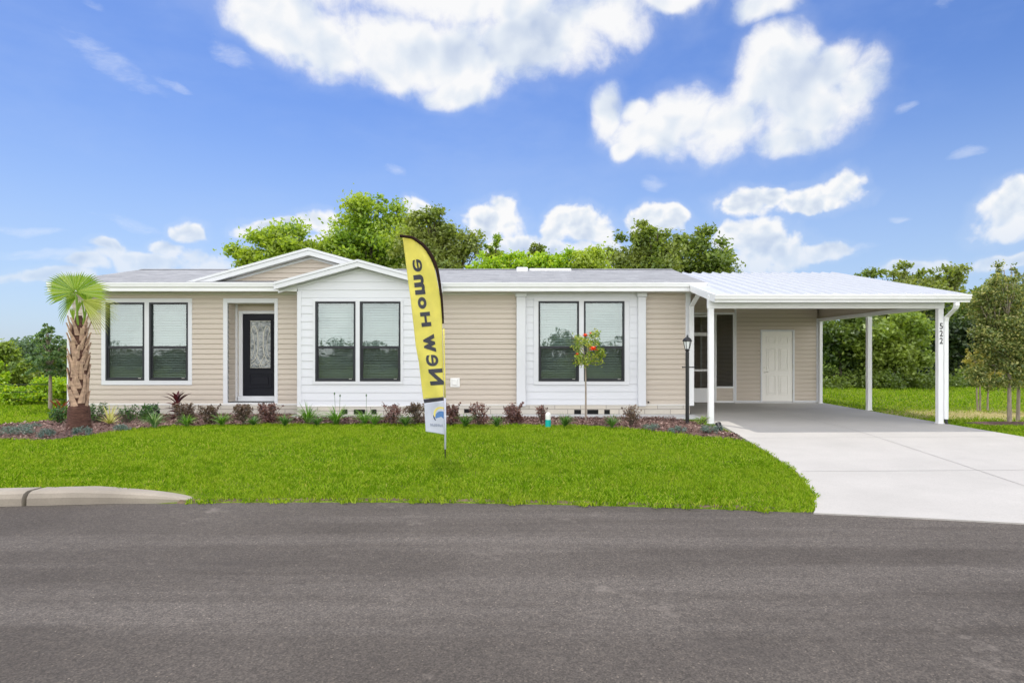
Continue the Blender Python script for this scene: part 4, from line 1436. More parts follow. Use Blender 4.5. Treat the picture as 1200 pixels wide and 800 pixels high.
# ------------------------------------------------------------------ plants
def ribbon(mb, base, az, L, w, elev, droop, segs=5, fold=.18, prof=None, twist=0., mi=0):
    """an arching strap leaf, folded along its midrib"""
    p = Vector(base); e = elev
    d = Vector((math.cos(az), math.sin(az), 0)); side0 = Vector((-math.sin(az), math.cos(az), 0))
    vs, fs = [], []
    for i in range(segs + 1):
        t = i / segs
        ww = w * (prof(t) if prof else (1 - t ** 2.2) * (.55 + .45 * min(1, t * 4)))
        fw = d * math.cos(e) + Vector((0, 0, 1)) * math.sin(e)
        nrm = -d * math.sin(e) + Vector((0, 0, 1)) * math.cos(e)
        side = side0 * math.cos(twist * t) + nrm * math.sin(twist * t)
        vs += [p - side * ww * .5 + nrm * ww * fold, p.copy(), p + side * ww * .5 + nrm * ww * fold]
        p = p + fw * (L / segs); e -= droop / segs
    for i in range(segs):
        a = i * 3
        fs += [(a, a + 1, a + 4, a + 3), (a + 1, a + 2, a + 5, a + 4)]
    mb.add(vs, fs, mi)


def leafmass(rg, N, blobs, size, aspect=.5, flat=.2, shell=.5, loose=.10):
    """leaf centres gathered in ellipsoidal blobs (x, y, z, rx, ry, rz), thicker near their skin"""
    w = np.array([b[3] * b[4] * b[5] for b in blobs]) ** .67
    k = rg.choice(len(blobs), N, p=w / w.sum())
    B = np.array(blobs)[k]
    d = rg.normal(size=(N, 3)); d /= np.linalg.norm(d, axis=1, keepdims=True)
    r = (shell + (1 - shell) * rg.random(N) ** .6) * (1 + rg.normal(0, loose, N))
    c = B[:, :3] + d * r[:, None] * B[:, 3:]
    return leaf_quads(c, rg.uniform(size * .6, size * 1.35, N), rg, aspect, flat, out=d * .6)


LM = {
    'purple': leaf_mat('purple brown leaf', (.05, .022, .026), (.17, .075, .07), (.30, .15, .12), .3),
    'purple_green': leaf_mat('mottled purple green leaf', (.045, .04, .025), (.16, .095, .075), (.25, .19, .13), .3),
    'strap': leaf_mat('dark strap leaf', (.03, .09, .015), (.08, .20, .03), (.16, .30, .06), .3),
    'agapanthus': leaf_mat('fresh strap leaf', (.05, .15, .015), (.13, .30, .025), (.26, .42, .08), .35),
    'variegated': leaf_mat('white edged strap leaf', (.06, .17, .04), (.16, .30, .10), (.40, .48, .28), .3),
    'blue': leaf_mat('blue green leaf', (.05, .10, .075), (.12, .19, .16), (.22, .30, .27), .2),
    'green': leaf_mat('dark green leaf', (.015, .06, .012), (.04, .13, .02), (.10, .24, .03), .3),
    'lime': leaf_mat('yellow green leaf', (.10, .22, .015), (.22, .38, .03), (.40, .50, .08), .35),
    'yellow': leaf_mat('yellow striped leaf', (.38, .42, .08), (.55, .55, .16), (.70, .68, .34), .3),
    'darkred': leaf_mat('wine red leaf', (.035, .006, .012), (.09, .014, .022), (.18, .03, .04), .3),
    'red': leaf_mat('brick red leaf', (.10, .012, .01), (.22, .04, .02), (.30, .10, .03), .3),
}


def shrub_pos(px, base):
    Y_ = depth(base, -.02); X_ = wx(px, Y_)
    return X_, Y_, float(gz(X_, Y_)) + .03, FOC / Y_


def shrub(name, label, cat, px, base, wpx, hpx, mat, seed, group, n=1700, leaf=.045, stems=True):
    X_, Y_, z_, s_ = shrub_pos(px, base)
    rg = np.random.default_rng(seed); rr = random.Random(seed)
    w, h = wpx * 1.12 / s_ / 2, hpx * 1.1 / s_
    root = thing(name, label, cat, (X_, Y_, z_), group)
    blobs, mb = [], MB()
    for k in range(12):
        a = rr.uniform(0, 6.28); q = rr.uniform(.15, .75); zz = rr.uniform(.16, .85)
        c = (math.cos(a) * q * w, math.sin(a) * q * w * .9, zz * h)
        blobs.append((c[0], c[1], c[2], w * .40, w * .40, h * .25))
        mb.tube([(c[0] * .1, c[1] * .1, -.03), (c[0] * .45, c[1] * .45, c[2] * .5), c], [.008, .006, .003], 5)
    for k in range(6):                                        # long outer sprays
        a = rr.uniform(0, 6.28); zz = rr.uniform(.75, 1.08); q = rr.uniform(.6, 1.05)
        for t in (.7, .85, 1.):
            blobs.append((math.cos(a) * q * w * t, math.sin(a) * q * w * t, h * (.45 + (zz - .45) * t), w * .10, w * .10, h * .07))
        mb.tube([(0, 0, 0), (math.cos(a) * q * w * .5, math.sin(a) * q * w * .5, h * .5), (math.cos(a) * q * w, math.sin(a) * q * w, h * zz)], [.007, .005, .002], 5)
    V, Fc = leafmass(rg, n, blobs, leaf, .5, .15, .35)
    link_mesh('foliage', mesh_np(V, Fc), mat, root)
    if stems: mb.build('stem', M['bark'], root, local=True)
    return root


def clump(name, label, cat, px, base, wpx, hpx, mat, seed, group, n=62, wid=.02, stalks=()):
    X_, Y_, z_, s_ = shrub_pos(px, base)
    rr = random.Random(seed); w, h = wpx * 1.25 / s_ / 2, hpx * 1.15 / s_
    mb = MB()
    for k in range(int(n * 1.3)):
        a = rr.uniform(0, 6.28); q = rr.random()
        el = R(rr.uniform(48, 86)); L = math.hypot(w * (1.1 - .4 * q), h) * rr.uniform(.75, 1.1)
        ribbon(mb, (math.cos(a) * w * .12 * q, math.sin(a) * w * .12 * q, -.01), a, L, wid * rr.uniform(.7, 1.2), el, R(rr.uniform(25, 110)), 5, twist=rr.uniform(-.4, .4))
    if not stalks:
        o = mb.build(name, mat, None, local=True, loc=(X_, Y_, z_))
        return tag(o, label, cat, group)
    root = thing(name, label, cat, (X_, Y_, z_), group)
    mb.build('leaves', mat, root, local=True)
    for (sx, sy) in stalks:
        b = MB(); tx = (sx - px) / s_; tz = (base - sy) / s_
        b.tube([(tx * .6, .02, 0), (tx * .85, .02, tz * .6), (tx, .0, tz - .02)], .004, 5)
        b.lathe([(.003, -.03), (.016, -.01), (.013, .012), (.002, .03)], (tx, 0, tz - .01), 7)
        b.build('flower_stalk', LM['green'], root, local=True)
    return root


def ground_cover(label, px, base, wpx, hpx, seed, n=900, mat='blue'):
    X_, Y_, z_, s_ = shrub_pos(px, base)
    rg = np.random.default_rng(seed); w, h = wpx / s_ / 2, hpx / s_
    blobs = []
    for k in range(16):
        a = rg.uniform(0, 6.28); q = math.sqrt(rg.uniform(0, .8))
        blobs.append((math.cos(a) * q * w, math.sin(a) * q * w * .8, h * rg.uniform(.2, .65) * (1.1 - q * .6), w * .25, w * .25, h * .32))
    V, Fc = leafmass(rg, n, blobs, .026, .45, .2, .4)
    o = link_mesh('ground_cover_plant', mesh_np(V, Fc), LM[mat], None, (X_, Y_, z_))
    return tag(o, label, 'ground cover', 'blue green ground cover plants in the bed')


GP, GS, GA = 'purple leaved shrubs along the bed', 'small dark strap leaf tufts along the bed', 'fresh green agapanthus clumps along the bed'
# left end of the bed
ground_cover('silvery ground cover mound at the far left end of the mulch bed, by the frame', 18, 509.5, 40, 15, 1, 1500)
ground_cover('flat bluish ground cover set back between the mound by the frame and the palm', 39, 502, 20, 8, 2, 600)
ground_cover('bluish ground cover mound in the mulch just left of the palm trunk', 54, 511, 24, 12, 3, 900)
ground_cover('bluish ground cover mound right in front of the palm trunk base', 97, 509, 24, 12, 4, 900)
ground_cover('bluish ground cover in front of the yellow striped plant', 143, 504, 22, 10, 5, 800)
ground_cover('bluish ground cover between purple shrub and lamp post at the right of the bed', 762, 503, 22, 9, 6, 700)
ground_cover('bluish ground cover just left of the lamp post foot', 794, 506, 22, 9, 7, 800)
ground_cover('bluish ground cover sprawling beside the small black spotlight', 834, 507, 28, 14, 8, 1100)
shrub('lime_shrub', 'small yellow green bush between lamp post and carport post', 'shrub', 823, 498, 17, 10, LM['lime'], 9, None, 500, .026)
shrub('green_shrub', 'dark green bush under the red leaved plant, left of the palm trunk', 'shrub', 70, 498, 26, 20, LM['green'], 10, 'dark green bushes at the left of the bed', 900, .04)
shrub('green_shrub', 'dark green bush half hidden behind the palm trunk on its right', 'shrub', 112, 496, 22, 20, LM['green'], 11, 'dark green bushes at the left of the bed', 700, .04)
shrub('green_shrub', 'green bush touching the yellow striped plant on its right', 'shrub', 148, 496, 20, 18, LM['green'], 12, 'dark green bushes at the left of the bed', 700, .036)
shrub('green_shrub', 'glossy green bush under the left pair of windows, behind the white edged tuft', 'shrub', 172, 494, 26, 19, LM['green'], 13, 'dark green bushes at the left of the bed', 900, .05)


def rosette(name, label, cat, px, base, wpx, hpx, mat, seed, n, wid, e0, e1, dr, stem=0., prof=None):
    X_, Y_, z_, s_ = shrub_pos(px, base)
    rr = random.Random(seed); w, h = wpx / s_ / 2, hpx / s_
    root = thing(name, label, cat, (X_, Y_, z_))
    mb = MB()
    for k in range(n):
        a = k * 2.4 + rr.uniform(-.3, .3); t = k / n
        zb = stem * h * t
        el = R(e0 + (e1 - e0) * t + rr.uniform(-8, 8))
        L = (h - zb) * 1.0 / max(.35, math.sin(el)) if el > R(60) else w * rr.uniform(.85, 1.15) / max(.5, math.cos(el * .6))
        ribbon(mb, (0, 0, zb), a, min(L, 1.25 * math.hypot(w, h * (1 - stem * t * .6))), wid * rr.uniform(.8, 1.15), el, R(dr * rr.uniform(.6, 1.3)), 6, .2, prof, rr.uniform(-.3, .3))
    mb.build('leaves', mat, root, local=True)
    b = MB(); b.tube([(0, 0, -.05), (0, 0, max(.05, stem * h))], [.022, .014], 8); b.build('stem', M['bark'], root, local=True)
    return root


lance = lambda t: (max(0, math.sin(math.pi * min(1, t * .92 + .08)))) ** .8
rosette('red_bromeliad', 'brick red spiky plant just left of the palm trunk', 'plant', 72, 489, 22, 24, LM['red'], 20, 26, .05, 25, 80, 35, .15, lance)
rosette('cordyline', 'tall wine red broad leaved plant under the wall right of the left windows', 'plant', 208, 491, 30, 35, LM['darkred'], 21, 30, .075, 15, 78, 55, .62, lance)
rosette('striped_plant', 'stiff yellow striped rosette plant right of the palm', 'plant', 129, 498, 30, 25, LM['yellow'], 22, 24, .045, 18, 88, 18, .0, lambda t: 1 - t ** 1.6)
clump('white_edged_tuft', 'pale green and white edged strap leaf tuft in front of the glossy green bush', 'plant', 181, 501, 22, 19, LM['variegated'], 23, None, 60, .02)
clump('strap_leaf_tuft', 'small green tuft at the foot of the tall wine red plant', 'plant', 219, 500, 15, 14, LM['agapanthus'], 24, GS)
shrub('purple_shrub', 'purple brown shrub leaning on the tall wine red plant', 'shrub', 217, 496, 24, 20, LM['purple_green'], 30, GP)
shrub('purple_shrub', 'purple brown shrub left of the front door alcove', 'shrub', 247, 497, 23, 19, LM['purple_green'], 31, GP)
clump('strap_leaf_tuft', 'strap leaf tuft below the left side of the front door alcove', 'plant', 260, 499, 15, 15, LM['agapanthus'], 32, GS)
shrub('purple_shrub', 'purple green shrub directly below the front door, left one', 'shrub', 286, 497, 25, 20, LM['purple_green'], 33, GP)
clump('strap_leaf_tuft', 'strap leaf tuft between the two shrubs below the front door', 'plant', 297, 499, 13, 11, LM['strap'], 34, GS)
shrub('purple_shrub', 'purple brown shrub below the right edge of the front door alcove', 'shrub', 317, 496, 25, 20, LM['purple'], 35, GP)
clump('strap_leaf_tuft', 'strap leaf tuft below the beige wall between door and white bay', 'plant', 334, 499, 14, 13, LM['strap'], 36, GS)
clump('agapanthus', 'bright green agapanthus at the left corner of the white bay', 'plant', 361, 496, 32, 20, LM['agapanthus'], 37, GA, 70, .02)
clump('strap_leaf_tuft', 'small tuft tucked against the agapanthus at the left corner of the bay', 'plant', 372, 499, 12, 12, LM['strap'], 38, GS)
clump('agapanthus', 'agapanthus with two tall dark budded stalks below the left bay window', 'plant', 394, 497, 32, 17, LM['agapanthus'], 39, GA, 70, .02, ((392, 461), (398.5, 463.5)))
clump('agapanthus', 'agapanthus with one tall budded stalk below the right bay window', 'plant', 427, 497, 26, 17, LM['agapanthus'], 40, GA, 60, .02, ((429.3, 463),))
clump('agapanthus', 'agapanthus between the one with a single stalk and the purple shrub', 'plant', 439, 498, 18, 16, LM['agapanthus'], 41, GA, 45, .018)
shrub('purple_shrub', 'wide purple shrub below the right end of the bay window, left of the flag', 'shrub', 459, 497, 29, 23, LM['purple'], 42, GP, 800)
clump('strap_leaf_tuft', 'strap leaf tuft just left of the feather flag', 'plant', 475, 499, 13, 14, LM['strap'], 43, GS)
shrub('purple_shrub', 'dark purple shrub behind the left edge of the feather flag', 'shrub', 488, 497, 25, 22, LM['purple_green'], 44, GP)
shrub('purple_shrub', 'purple shrub just right of the feather flag pole', 'shrub', 529, 497, 19, 21, LM['purple'], 45, GP)
clump('strap_leaf_tuft', 'strap leaf tuft below the small white cover on the wall', 'plant', 545, 500, 17, 16, LM['strap'], 46, GS)
shrub('purple_shrub', 'rounded purple shrub right of the tuft below the white wall cover', 'shrub', 561, 498, 25, 22, LM['purple'], 47, GP, 800)
clump('strap_leaf_tuft', 'strap leaf tuft between two purple shrubs on the beige wall right of the flag', 'plant', 582, 500, 14, 14, LM['strap'], 48, GS)
shrub('purple_shrub', 'spreading purple shrub at the foot of the left white pilaster', 'shrub', 601, 496, 25, 20, LM['purple'], 49, GP)
shrub('purple_shrub', 'small reddish shrub behind the teal marker post', 'shrub', 634, 496, 15, 18, LM['purple'], 50, GP, 420)
clump('strap_leaf_tuft', 'strap leaf tuft between teal marker post and small flowering tree', 'plant', 662, 500, 14, 15, LM['strap'], 51, GS)
clump('strap_leaf_tuft', 'strap leaf tuft right of the small flowering tree', 'plant', 717, 501, 14, 14, LM['strap'], 52, GS)
shrub('purple_shrub', 'loose purple green shrub at the foot of the right white pilaster', 'shrub', 740, 499, 27, 21, LM['purple_green'], 53, GP, 700)

# small flowering standard tree
Y = depth(494.5, -.03); X = wx(686.3, Y); s_ = FOC / Y
ST = thing('flowering_tree', 'little round headed tree with orange red flowers on a thin stem before the right windows', 'small tree', (X, Y, float(gz(X, Y)) + .02))
rr = random.Random(5); rg = np.random.default_rng(5)
mb = MB(); mb.tube([(0, 0, -.1), (.005, 0, .6), (-.005, .0, 1.25)], [.022, .019, .016], 8)
blobs = []
for k in range(22):
    a = rr.uniform(0, 6.28); q = rr.uniform(.35, 1.); zz = rr.uniform(1.3, 1.93)
    wr = .37 * (1 - .35 * abs((zz - 1.55) / .5))
    c = (math.cos(a) * q * wr, math.sin(a) * q * wr, zz)
    mb.tube([(0, 0, 1.2), (c[0] * .4, c[1] * .4, 1.2 + (zz - 1.2) * .55), c], [.009, .006, .003], 5)
    blobs.append((c[0], c[1], c[2], .12, .12, .12))
mb.build('trunk', M['pale_bark'], ST, local=True)
V, Fc = leafmass(rg, 1700, blobs, .055, .55, .2, .3, .2)
link_mesh('crown', mesh_np(V, Fc), leaf_mat('glossy citrus leaf', (.06, .14, .012), (.24, .36, .025), (.55, .56, .07), .45), ST)
fm = leaf_mat('orange red petal', (.65, .04, .01), (.85, .10, .02), None, .3)
for (fpx, fpy, r_) in ((693, 411, .11), (684, 395, .075), (690, 392, .035), (675, 416, .045)):
    mb = MB(); c = ((fpx - 686.3) / s_, -.40, (494.5 - fpy) / s_)
    for k in range(9): ribbon(mb, c, k * .7 + .2, r_, r_ * .8, R(10 + 25 * (k % 3)), R(30), 3, .15, lambda t: .4 + .6 * math.sin(math.pi * min(1, t * .8 + .2)))
    mb.build('flower', fm, ST, local=True)

# ------------------------------------------------------------------ palm
Y = depth(503.5, -.035); X = wx(92.5, Y); s_ = FOC / Y
PALM = thing('palm_tree', 'young fan palm with criss-cross leaf bases on its trunk at the left house corner', 'palm tree', (X, Y, float(gz(X, Y))))
rr = random.Random(9)
mb = MB()
prof = [(.235, -.1), (.222, .02), (.205, .12), (.195, .25), (.188, .40), (.175, .46), (.15, .5), (.142, 1.2), (.13, 1.7), (.10, 2.05), (.05, 2.25)]
mb.lathe(prof, n=22)
m, nt, out = new_mat('palm fibre')
v = coords(nt, 'World', (1, 1, 5)); n1 = noise(nt, v, 8, 6, .75)
c = ramp(nt, n1.outputs['Fac'], [(.3, (.04, .016, .011)), (.55, (.14, .065, .045)), (.75, (.27, .155, .11))])
p = nd(nt, 'ShaderNodeBsdfPrincipled', Roughness=.95); nt.links.new(c.outputs[0], p.inputs['Base Color'])
nt.links.new(bump(nt, n1.outputs['Fac'], 1., .05), p.inputs['Normal']); nt.links.new(p.outputs[0], out.inputs[0])
mb.build('trunk', m, PALM, local=True)
boot_mat = plain('split leaf base', (.43, .29, .205), .85, .5, 9, .5, 30, stretch=(1, 1, 2))
mb = MB()
nb = 70
for k in range(nb):                                       # old leaf bases, each a wedge slanting up and out
    t = k / nb
    a = k * 2.399 + rr.uniform(-.15, .15)
    z0 = .42 + t * 1.55; r0 = .132 - .035 * t
    sl = rr.choice([-1, 1]) * rr.uniform(.22, .55)
    L = rr.uniform(.32, .48) * (1 - .25 * t); w0 = rr.uniform(.085, .125) * (1 - .2 * t)
    pts = []
    for i in range(5):
        q = i / 4
        rad = r0 + .015 + (.04 + .05 * t) * q ** 1.5
        aa = a + sl * q * L / .2 * .55
        pts.append((Vector((math.cos(aa) * rad, math.sin(aa) * rad, z0 + L * q)), Vector((-math.sin(aa), math.cos(aa), 0)), Vector((math.cos(aa), math.sin(aa), 0))))
    vs, fs = [], []
    for i, (pp, sd, ot) in enumerate(pts):
        ww = w0 * (1.15 - .62 * i / 4) * .5; tk = .022 - .008 * i / 4
        vs += [pp - sd * ww, pp + ot * tk, pp + sd * ww, pp - ot * .012]
    for i in range(4):
        b = i * 4
        for j in range(4): fs.append((b + j, b + (j + 1) % 4, b + 4 + (j + 1) % 4, b + 4 + j))
    fs.append((16, 17, 18, 19))
    mb.add(vs, fs)
mb.build('leaf_bases', boot_mat, PALM, local=True)
fan_mat = leaf_mat('fan palm segment', (.16, .30, .02), (.27, .42, .04), (.38, .50, .08), .45)
fan_mat2 = leaf_mat('yellowing palm segment', (.30, .36, .04), (.42, .48, .08), (.50, .55, .16), .4)


def frond(hub, stalk, nrm_az, tilt, rad, a0, a1, n, mat, split=.62, seed=1, droop=.0):
    rr = random.Random(seed)
    stalk = [Vector(q) for q in stalk]
    mb = MB(); mb.tube(stalk, [.022, .017, .012][:len(stalk)] if len(stalk) == 3 else [.02, .013], 6)
    f = mb.build('frond', LM['lime'], PALM, local=True)
    mb = MB()
    ux = Vector((math.cos(nrm_az), math.sin(nrm_az), 0)); uz = (Vector((0, 0, 1)) * math.cos(tilt) + Vector((math.sin(nrm_az), -math.cos(nrm_az), 0)) * math.sin(tilt))
    nn = ux.cross(uz)
    H = Vector(hub)
    for k in range(n):
        t0 = R(a0 + (a1 - a0) * k / n); t1 = R(a0 + (a1 - a0) * (k + 1) / n); tm = (t0 + t1) / 2
        Rr = rad * (1 - .30 * abs(math.sin(tm)) ** 3 * (math.sin(tm) > 0)) * rr.uniform(.94, 1.05)
        D = lambda t: ux * math.cos(t) + uz * math.sin(t)
        dep = nn * (.012 if k % 2 else -.012)
        cup = lambda r: nn * (-.10 * (r / rad) ** 2) + Vector((0, 0, -droop * (r / rad) ** 2.5))
        r0, r1 = .03, Rr * split
        a, b, m1 = H + D(t0) * r1 + cup(r1), H + D(t1) * r1 + cup(r1), H + D(tm) * r1 + dep + cup(r1)
        r2 = Rr * .82; hw = (t1 - t0) * r1 * .26
        T = D(tm + math.pi / 2)
        c0, c1, cm = H + D(tm) * r2 - T * hw + cup(r2), H + D(tm) * r2 + T * hw + cup(r2), H + D(tm) * r2 + dep * .8 + cup(r2)
        tip = H + D(tm + rr.uniform(-.02, .02)) * Rr + cup(Rr) + Vector((0, 0, -.03 * rr.random()))
        h0, hm = H + D(t0) * r0, H + D(tm) * r0 + dep * .3; h1 = H + D(t1) * r0
        mb.add([h0, hm, h1, a, m1, b, c0, cm, c1, tip], [(0, 1, 4, 3), (1, 2, 5, 4), (3, 4, 7, 6), (4, 5, 8, 7), (6, 7, 9), (7, 8, 9)])
    mb.build('fan_leaf', mat, f, local=True)


frond((.06, -.18, 2.70), [(.0, -.03, 1.9), (.05, -.12, 2.35), (.06, -.18, 2.70)], R(8), R(14), .62, -16, 206, 42, fan_mat, .72, 1, .07)
frond((.0, -.05, 2.62), [(-.03, .0, 1.9), (-.02, -.02, 2.3), (.0, -.05, 2.62)], R(-20), R(-6), .72, 148, 226, 15, fan_mat, .46, 2, .05)
frond((.14, -.12, 2.55), [(.06, .0, 1.9), (.12, -.02, 2.25), (.14, -.12, 2.55)], R(5), R(10), .66, -75, 8, 18, fan_mat2, .45, 3, .14)
frond((.10, .08, 2.52), [(.03, .04, 1.9), (.08, .06, 2.25), (.10, .08, 2.52)], R(60), R(10), .42, 40, 140, 14, fan_mat, .6, 4)
frond((.04, -.10, 2.28), [(.03, -.05, 1.85), (.04, -.08, 2.1), (.04, -.10, 2.28)], R(0), R(5), .40, 66, 100, 8, LM['lime'], .7, 5)
frond((-.06, -.06, 2.12), [(-.04, -.03, 1.8), (-.05, -.05, 2.0), (-.06, -.06, 2.12)], R(0), R(5), .42, 84, 112, 7, fan_mat, .7, 6)

# ------------------------------------------------------------------ trees
TB_ = {
    'oak': leaf_mat('oak leaf', (0.102, 0.202, 0.020), (0.232, 0.391, 0.032), (0.434, 0.579, 0.058), .5, .04, (.35, (0.492, 0.579, 0.072))),
    'oak_dark': leaf_mat('dark oak leaf', (0.085, 0.141, 0.025), (0.181, 0.271, 0.038), (0.305, 0.384, 0.062), .48, .04, (.4, (0.339, 0.373, 0.102))),
    'wood': leaf_mat('woodland leaf', (0.035, 0.084, 0.016), (0.094, 0.166, 0.029), (0.190, 0.285, 0.042), .45, .04, (.3, (0.213, 0.272, 0.048))),
    'wood_light': leaf_mat('light woodland leaf', (0.088, 0.162, 0.025), (0.200, 0.311, 0.044), (0.348, 0.461, 0.075), .48, .04, (.4, (0.373, 0.448, 0.088))),
    'vine': leaf_mat('vine leaf', (0.115, 0.260, 0.011), (0.319, 0.521, 0.020), (0.549, 0.620, 0.043), .5, .04, (.6, (0.434, 0.620, 0.029))),
    'shade_wood': leaf_mat('shade darkened woodland leaf', (.012, .03, .010), (.032, .062, .016), (.07, .11, .025), .3, .04),  # woodland leaf with the shade of the dark gap put into its colour
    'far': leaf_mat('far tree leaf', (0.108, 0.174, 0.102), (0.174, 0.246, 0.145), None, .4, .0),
    'autumn': leaf_mat('tawny leaf', (0.291, 0.291, 0.065), (0.584, 0.503, 0.129), (0.620, 0.620, 0.243), .45, .04),
    'olive': leaf_mat('olive young leaf', (0.088, 0.139, 0.036), (0.220, 0.280, 0.073), (0.529, 0.499, 0.177), .42, .04),
    'young': leaf_mat('blue green young leaf', (0.086, 0.174, 0.070), (0.174, 0.295, 0.122), (0.312, 0.451, 0.174), .42, .04),
}


def tree(name, label, cat, loc, H, lobes, mat, n, leaf, seed, group=None, bark='bark', tr=None, fork=.35, clumps=None, crown_name='crown', shell=.3, trunks=None, spread=.52, sparse=0):
    rr = random.Random(seed); rg = np.random.default_rng(seed)
    root = thing(name, label, cat, loc, group)
    tr = tr or H * .022
    mb = MB(); blobs = []
    vol = [l[3] * l[4] * l[5] for l in lobes]; tot = sum(v ** .67 for v in vol)
    trunks = trunks or [(0, 0)]
    zf = H * fork
    for (tx, ty) in trunks:
        mb.tube([(tx, ty, -.2), (tx * 1.02, ty, .1), (tx * 1.1 + rr.uniform(-.1, .1) * tr * 4, ty, zf * .5), (tx * 1.2, ty * 1.2, zf)], [tr * 1.5, tr * 1.1, tr * .92, tr * .75], 9)
    nc = clumps or 46
    for l, v in zip(lobes, vol):
        tx, ty = rr.choice(trunks)
        lc = Vector(l[:3])
        b0 = Vector((tx * 1.2, ty * 1.2, zf * .98))
        mid = b0.lerp(lc, .6) + Vector((rr.uniform(-.15, .15) * l[3], rr.uniform(-.15, .15) * l[4], -.1 * l[5]))
        mb.tube([b0, mid, lc + Vector((0, 0, l[5] * .2))], [tr * .6, tr * .4, tr * .18], 7)
        k = max(4, int(1.5 * nc * v ** .67 / tot))
        for i in range(k):
            d = Vector((rr.gauss(0, 1), rr.gauss(0, 1), rr.gauss(0, 1))).normalized()
            q = rr.uniform(.35, 1.04)
            c = lc + Vector((d.x * l[3] * q, d.y * l[4] * q, d.z * l[5] * q))
            cr = rr.uniform(.5, 1.35) * spread * min(l[3], l[5])
            blobs.append((c.x, c.y, c.z, cr * 1.15, cr * 1.15, cr * .75))
            if i % 2 == 0: mb.tube([mid, mid.lerp(c, .6) + Vector((0, 0, -.05)), c], [tr * .22, tr * .12, tr * .05], 5)
    mb.build('trunk', M[bark], root, local=True)
    V, Fc = leafmass(rg, int(n * 1.5), blobs, leaf, .55, .2, .05, .30)
    link_mesh(crown_name, mesh_np(V, Fc), mat, root)
    return root


def lobes_from(pxs, px0, Y, base_z, depth_k=.8):
    """ellipsoids (px, py, rx px, ry px) seen from the road, turned into local metres round px0"""
    out = []; s = FOC / Y
    for i, (px, py, rx, ry) in enumerate(pxs):
        dy = ((i * 37) % 11 / 11. - .5) * rx / s * .9
        out.append(((px - px0) / s, dy, EYE - (py - CY) / s - base_z, rx / s, rx / s * depth_k, ry / s))
    return out


def px_tree(name, label, cat, px0, Y, lob, mat, n, leaf, seed, group=None, **kw):
    X = wx(px0, Y); bz = float(gz(X, Y)) - .02
    L = lobes_from(lob, px0, Y, bz)
    H = max(l[2] + l[5] for l in L)
    return tree(name, label, cat, (X, Y, bz), H, L, mat, n, leaf, seed, group, **kw)


GB = 'trees rising behind the house'
px_tree('oak_tree', 'spreading broad oak rising behind the upper gable, left part of the tall tree mass', 'tree', 335, 31,
        [(300, 295, 26, 20), (340, 286, 36, 24), (385, 300, 32, 26), (318, 310, 34, 18), (345, 340, 40, 30), (290, 315, 20, 16)], TB_['oak'], 15000, .20, 101, GB, clumps=60)
px_tree('oak_tree', 'tallest oak behind the house, crown above the white bay gable', 'tree', 440, 33,
        [(438, 252, 30, 22), (412, 270, 30, 24), (465, 268, 32, 26), (440, 290, 44, 30), (400, 300, 30, 26), (450, 330, 50, 34), (444, 238, 12, 10)], TB_['oak'], 19000, .21, 102, GB, clumps=74)
px_tree('oak_tree', 'oak behind the feather flag top, right shoulder of the tall tree mass', 'tree', 520, 30,
        [(505, 268, 28, 20), (530, 278, 30, 24), (545, 295, 22, 18), (500, 300, 34, 26), (520, 325, 44, 30)], TB_['oak_dark'], 15000, .19, 103, GB, clumps=60)
for i, (px, top, w, lab) in enumerate(((578, 300, 34, 'low vine covered bush behind the roof just right of the flag oak'), (622, 298, 38, 'wide vine covered bush behind the middle of the right roof'),
                                       (660, 297, 34, 'vine covered bush behind the roof, left of the rounded dark bush'))):
    px_tree('vine_bush', lab, 'bush', px, 25 + i * .6, [(px - 12, top + 14, w * .6, 15), (px + 12, top + 12, w * .6, 14), (px, top + 34, w, 24)], TB_['vine'], 7500, .15, 110 + i, 'vine covered bushes behind the roof', clumps=40, fork=.2)
px_tree('vine_bush', 'rounded darker bush standing above the vine bushes behind the right roof', 'bush', 689, 25.5, [(688, 303, 20, 15), (694, 318, 22, 20), (684, 330, 24, 22)], TB_['oak'], 6500, .14, 114, 'vine covered bushes behind the roof', clumps=30, fork=.2)
px_tree('slender_tree', 'thin leafy sapling top sticking up right of the flag, behind the vine bushes', 'tree', 580, 31, [(582, 284, 9, 8), (574, 294, 10, 8), (586, 300, 12, 12), (578, 325, 16, 20)], TB_['oak'], 2600, .17, 116, GB, clumps=20, fork=.5)
px_tree('slender_tree', 'thin leafy sapling top behind the vine bushes above the right windows', 'tree', 632, 31, [(632, 287, 11, 8), (626, 296, 12, 8), (638, 304, 14, 12), (632, 325, 18, 20)], TB_['oak_dark'], 2800, .17, 117, GB, clumps=20, fork=.5)
px_tree('slender_tree', 'twiggy thin tree in the gap left of the right hand oaks', 'tree', 716, 32, [(713, 300, 12, 12), (722, 308, 12, 12), (714, 325, 16, 18)], TB_['oak_dark'], 1100, .16, 118, GB, clumps=16, fork=.5)
px_tree('oak_tree', 'dull green oak behind the right roof end, taller of the right pair', 'tree', 762, 30, [(768, 278, 28, 16), (745, 290, 26, 20), (782, 290, 26, 20), (738, 300, 20, 16), (760, 310, 44, 28), (758, 340, 50, 28)], TB_['oak_dark'], 17000, .19, 119, GB, clumps=64)
px_tree('oak_tree', 'dull green oak behind the carport roof end, right one of the right pair', 'tree', 820, 31, [(818, 284, 26, 16), (838, 296, 20, 18), (806, 298, 24, 20), (828, 315, 36, 24), (815, 340, 46, 30)], TB_['oak_dark'], 14000, .19, 120, GB, clumps=54)

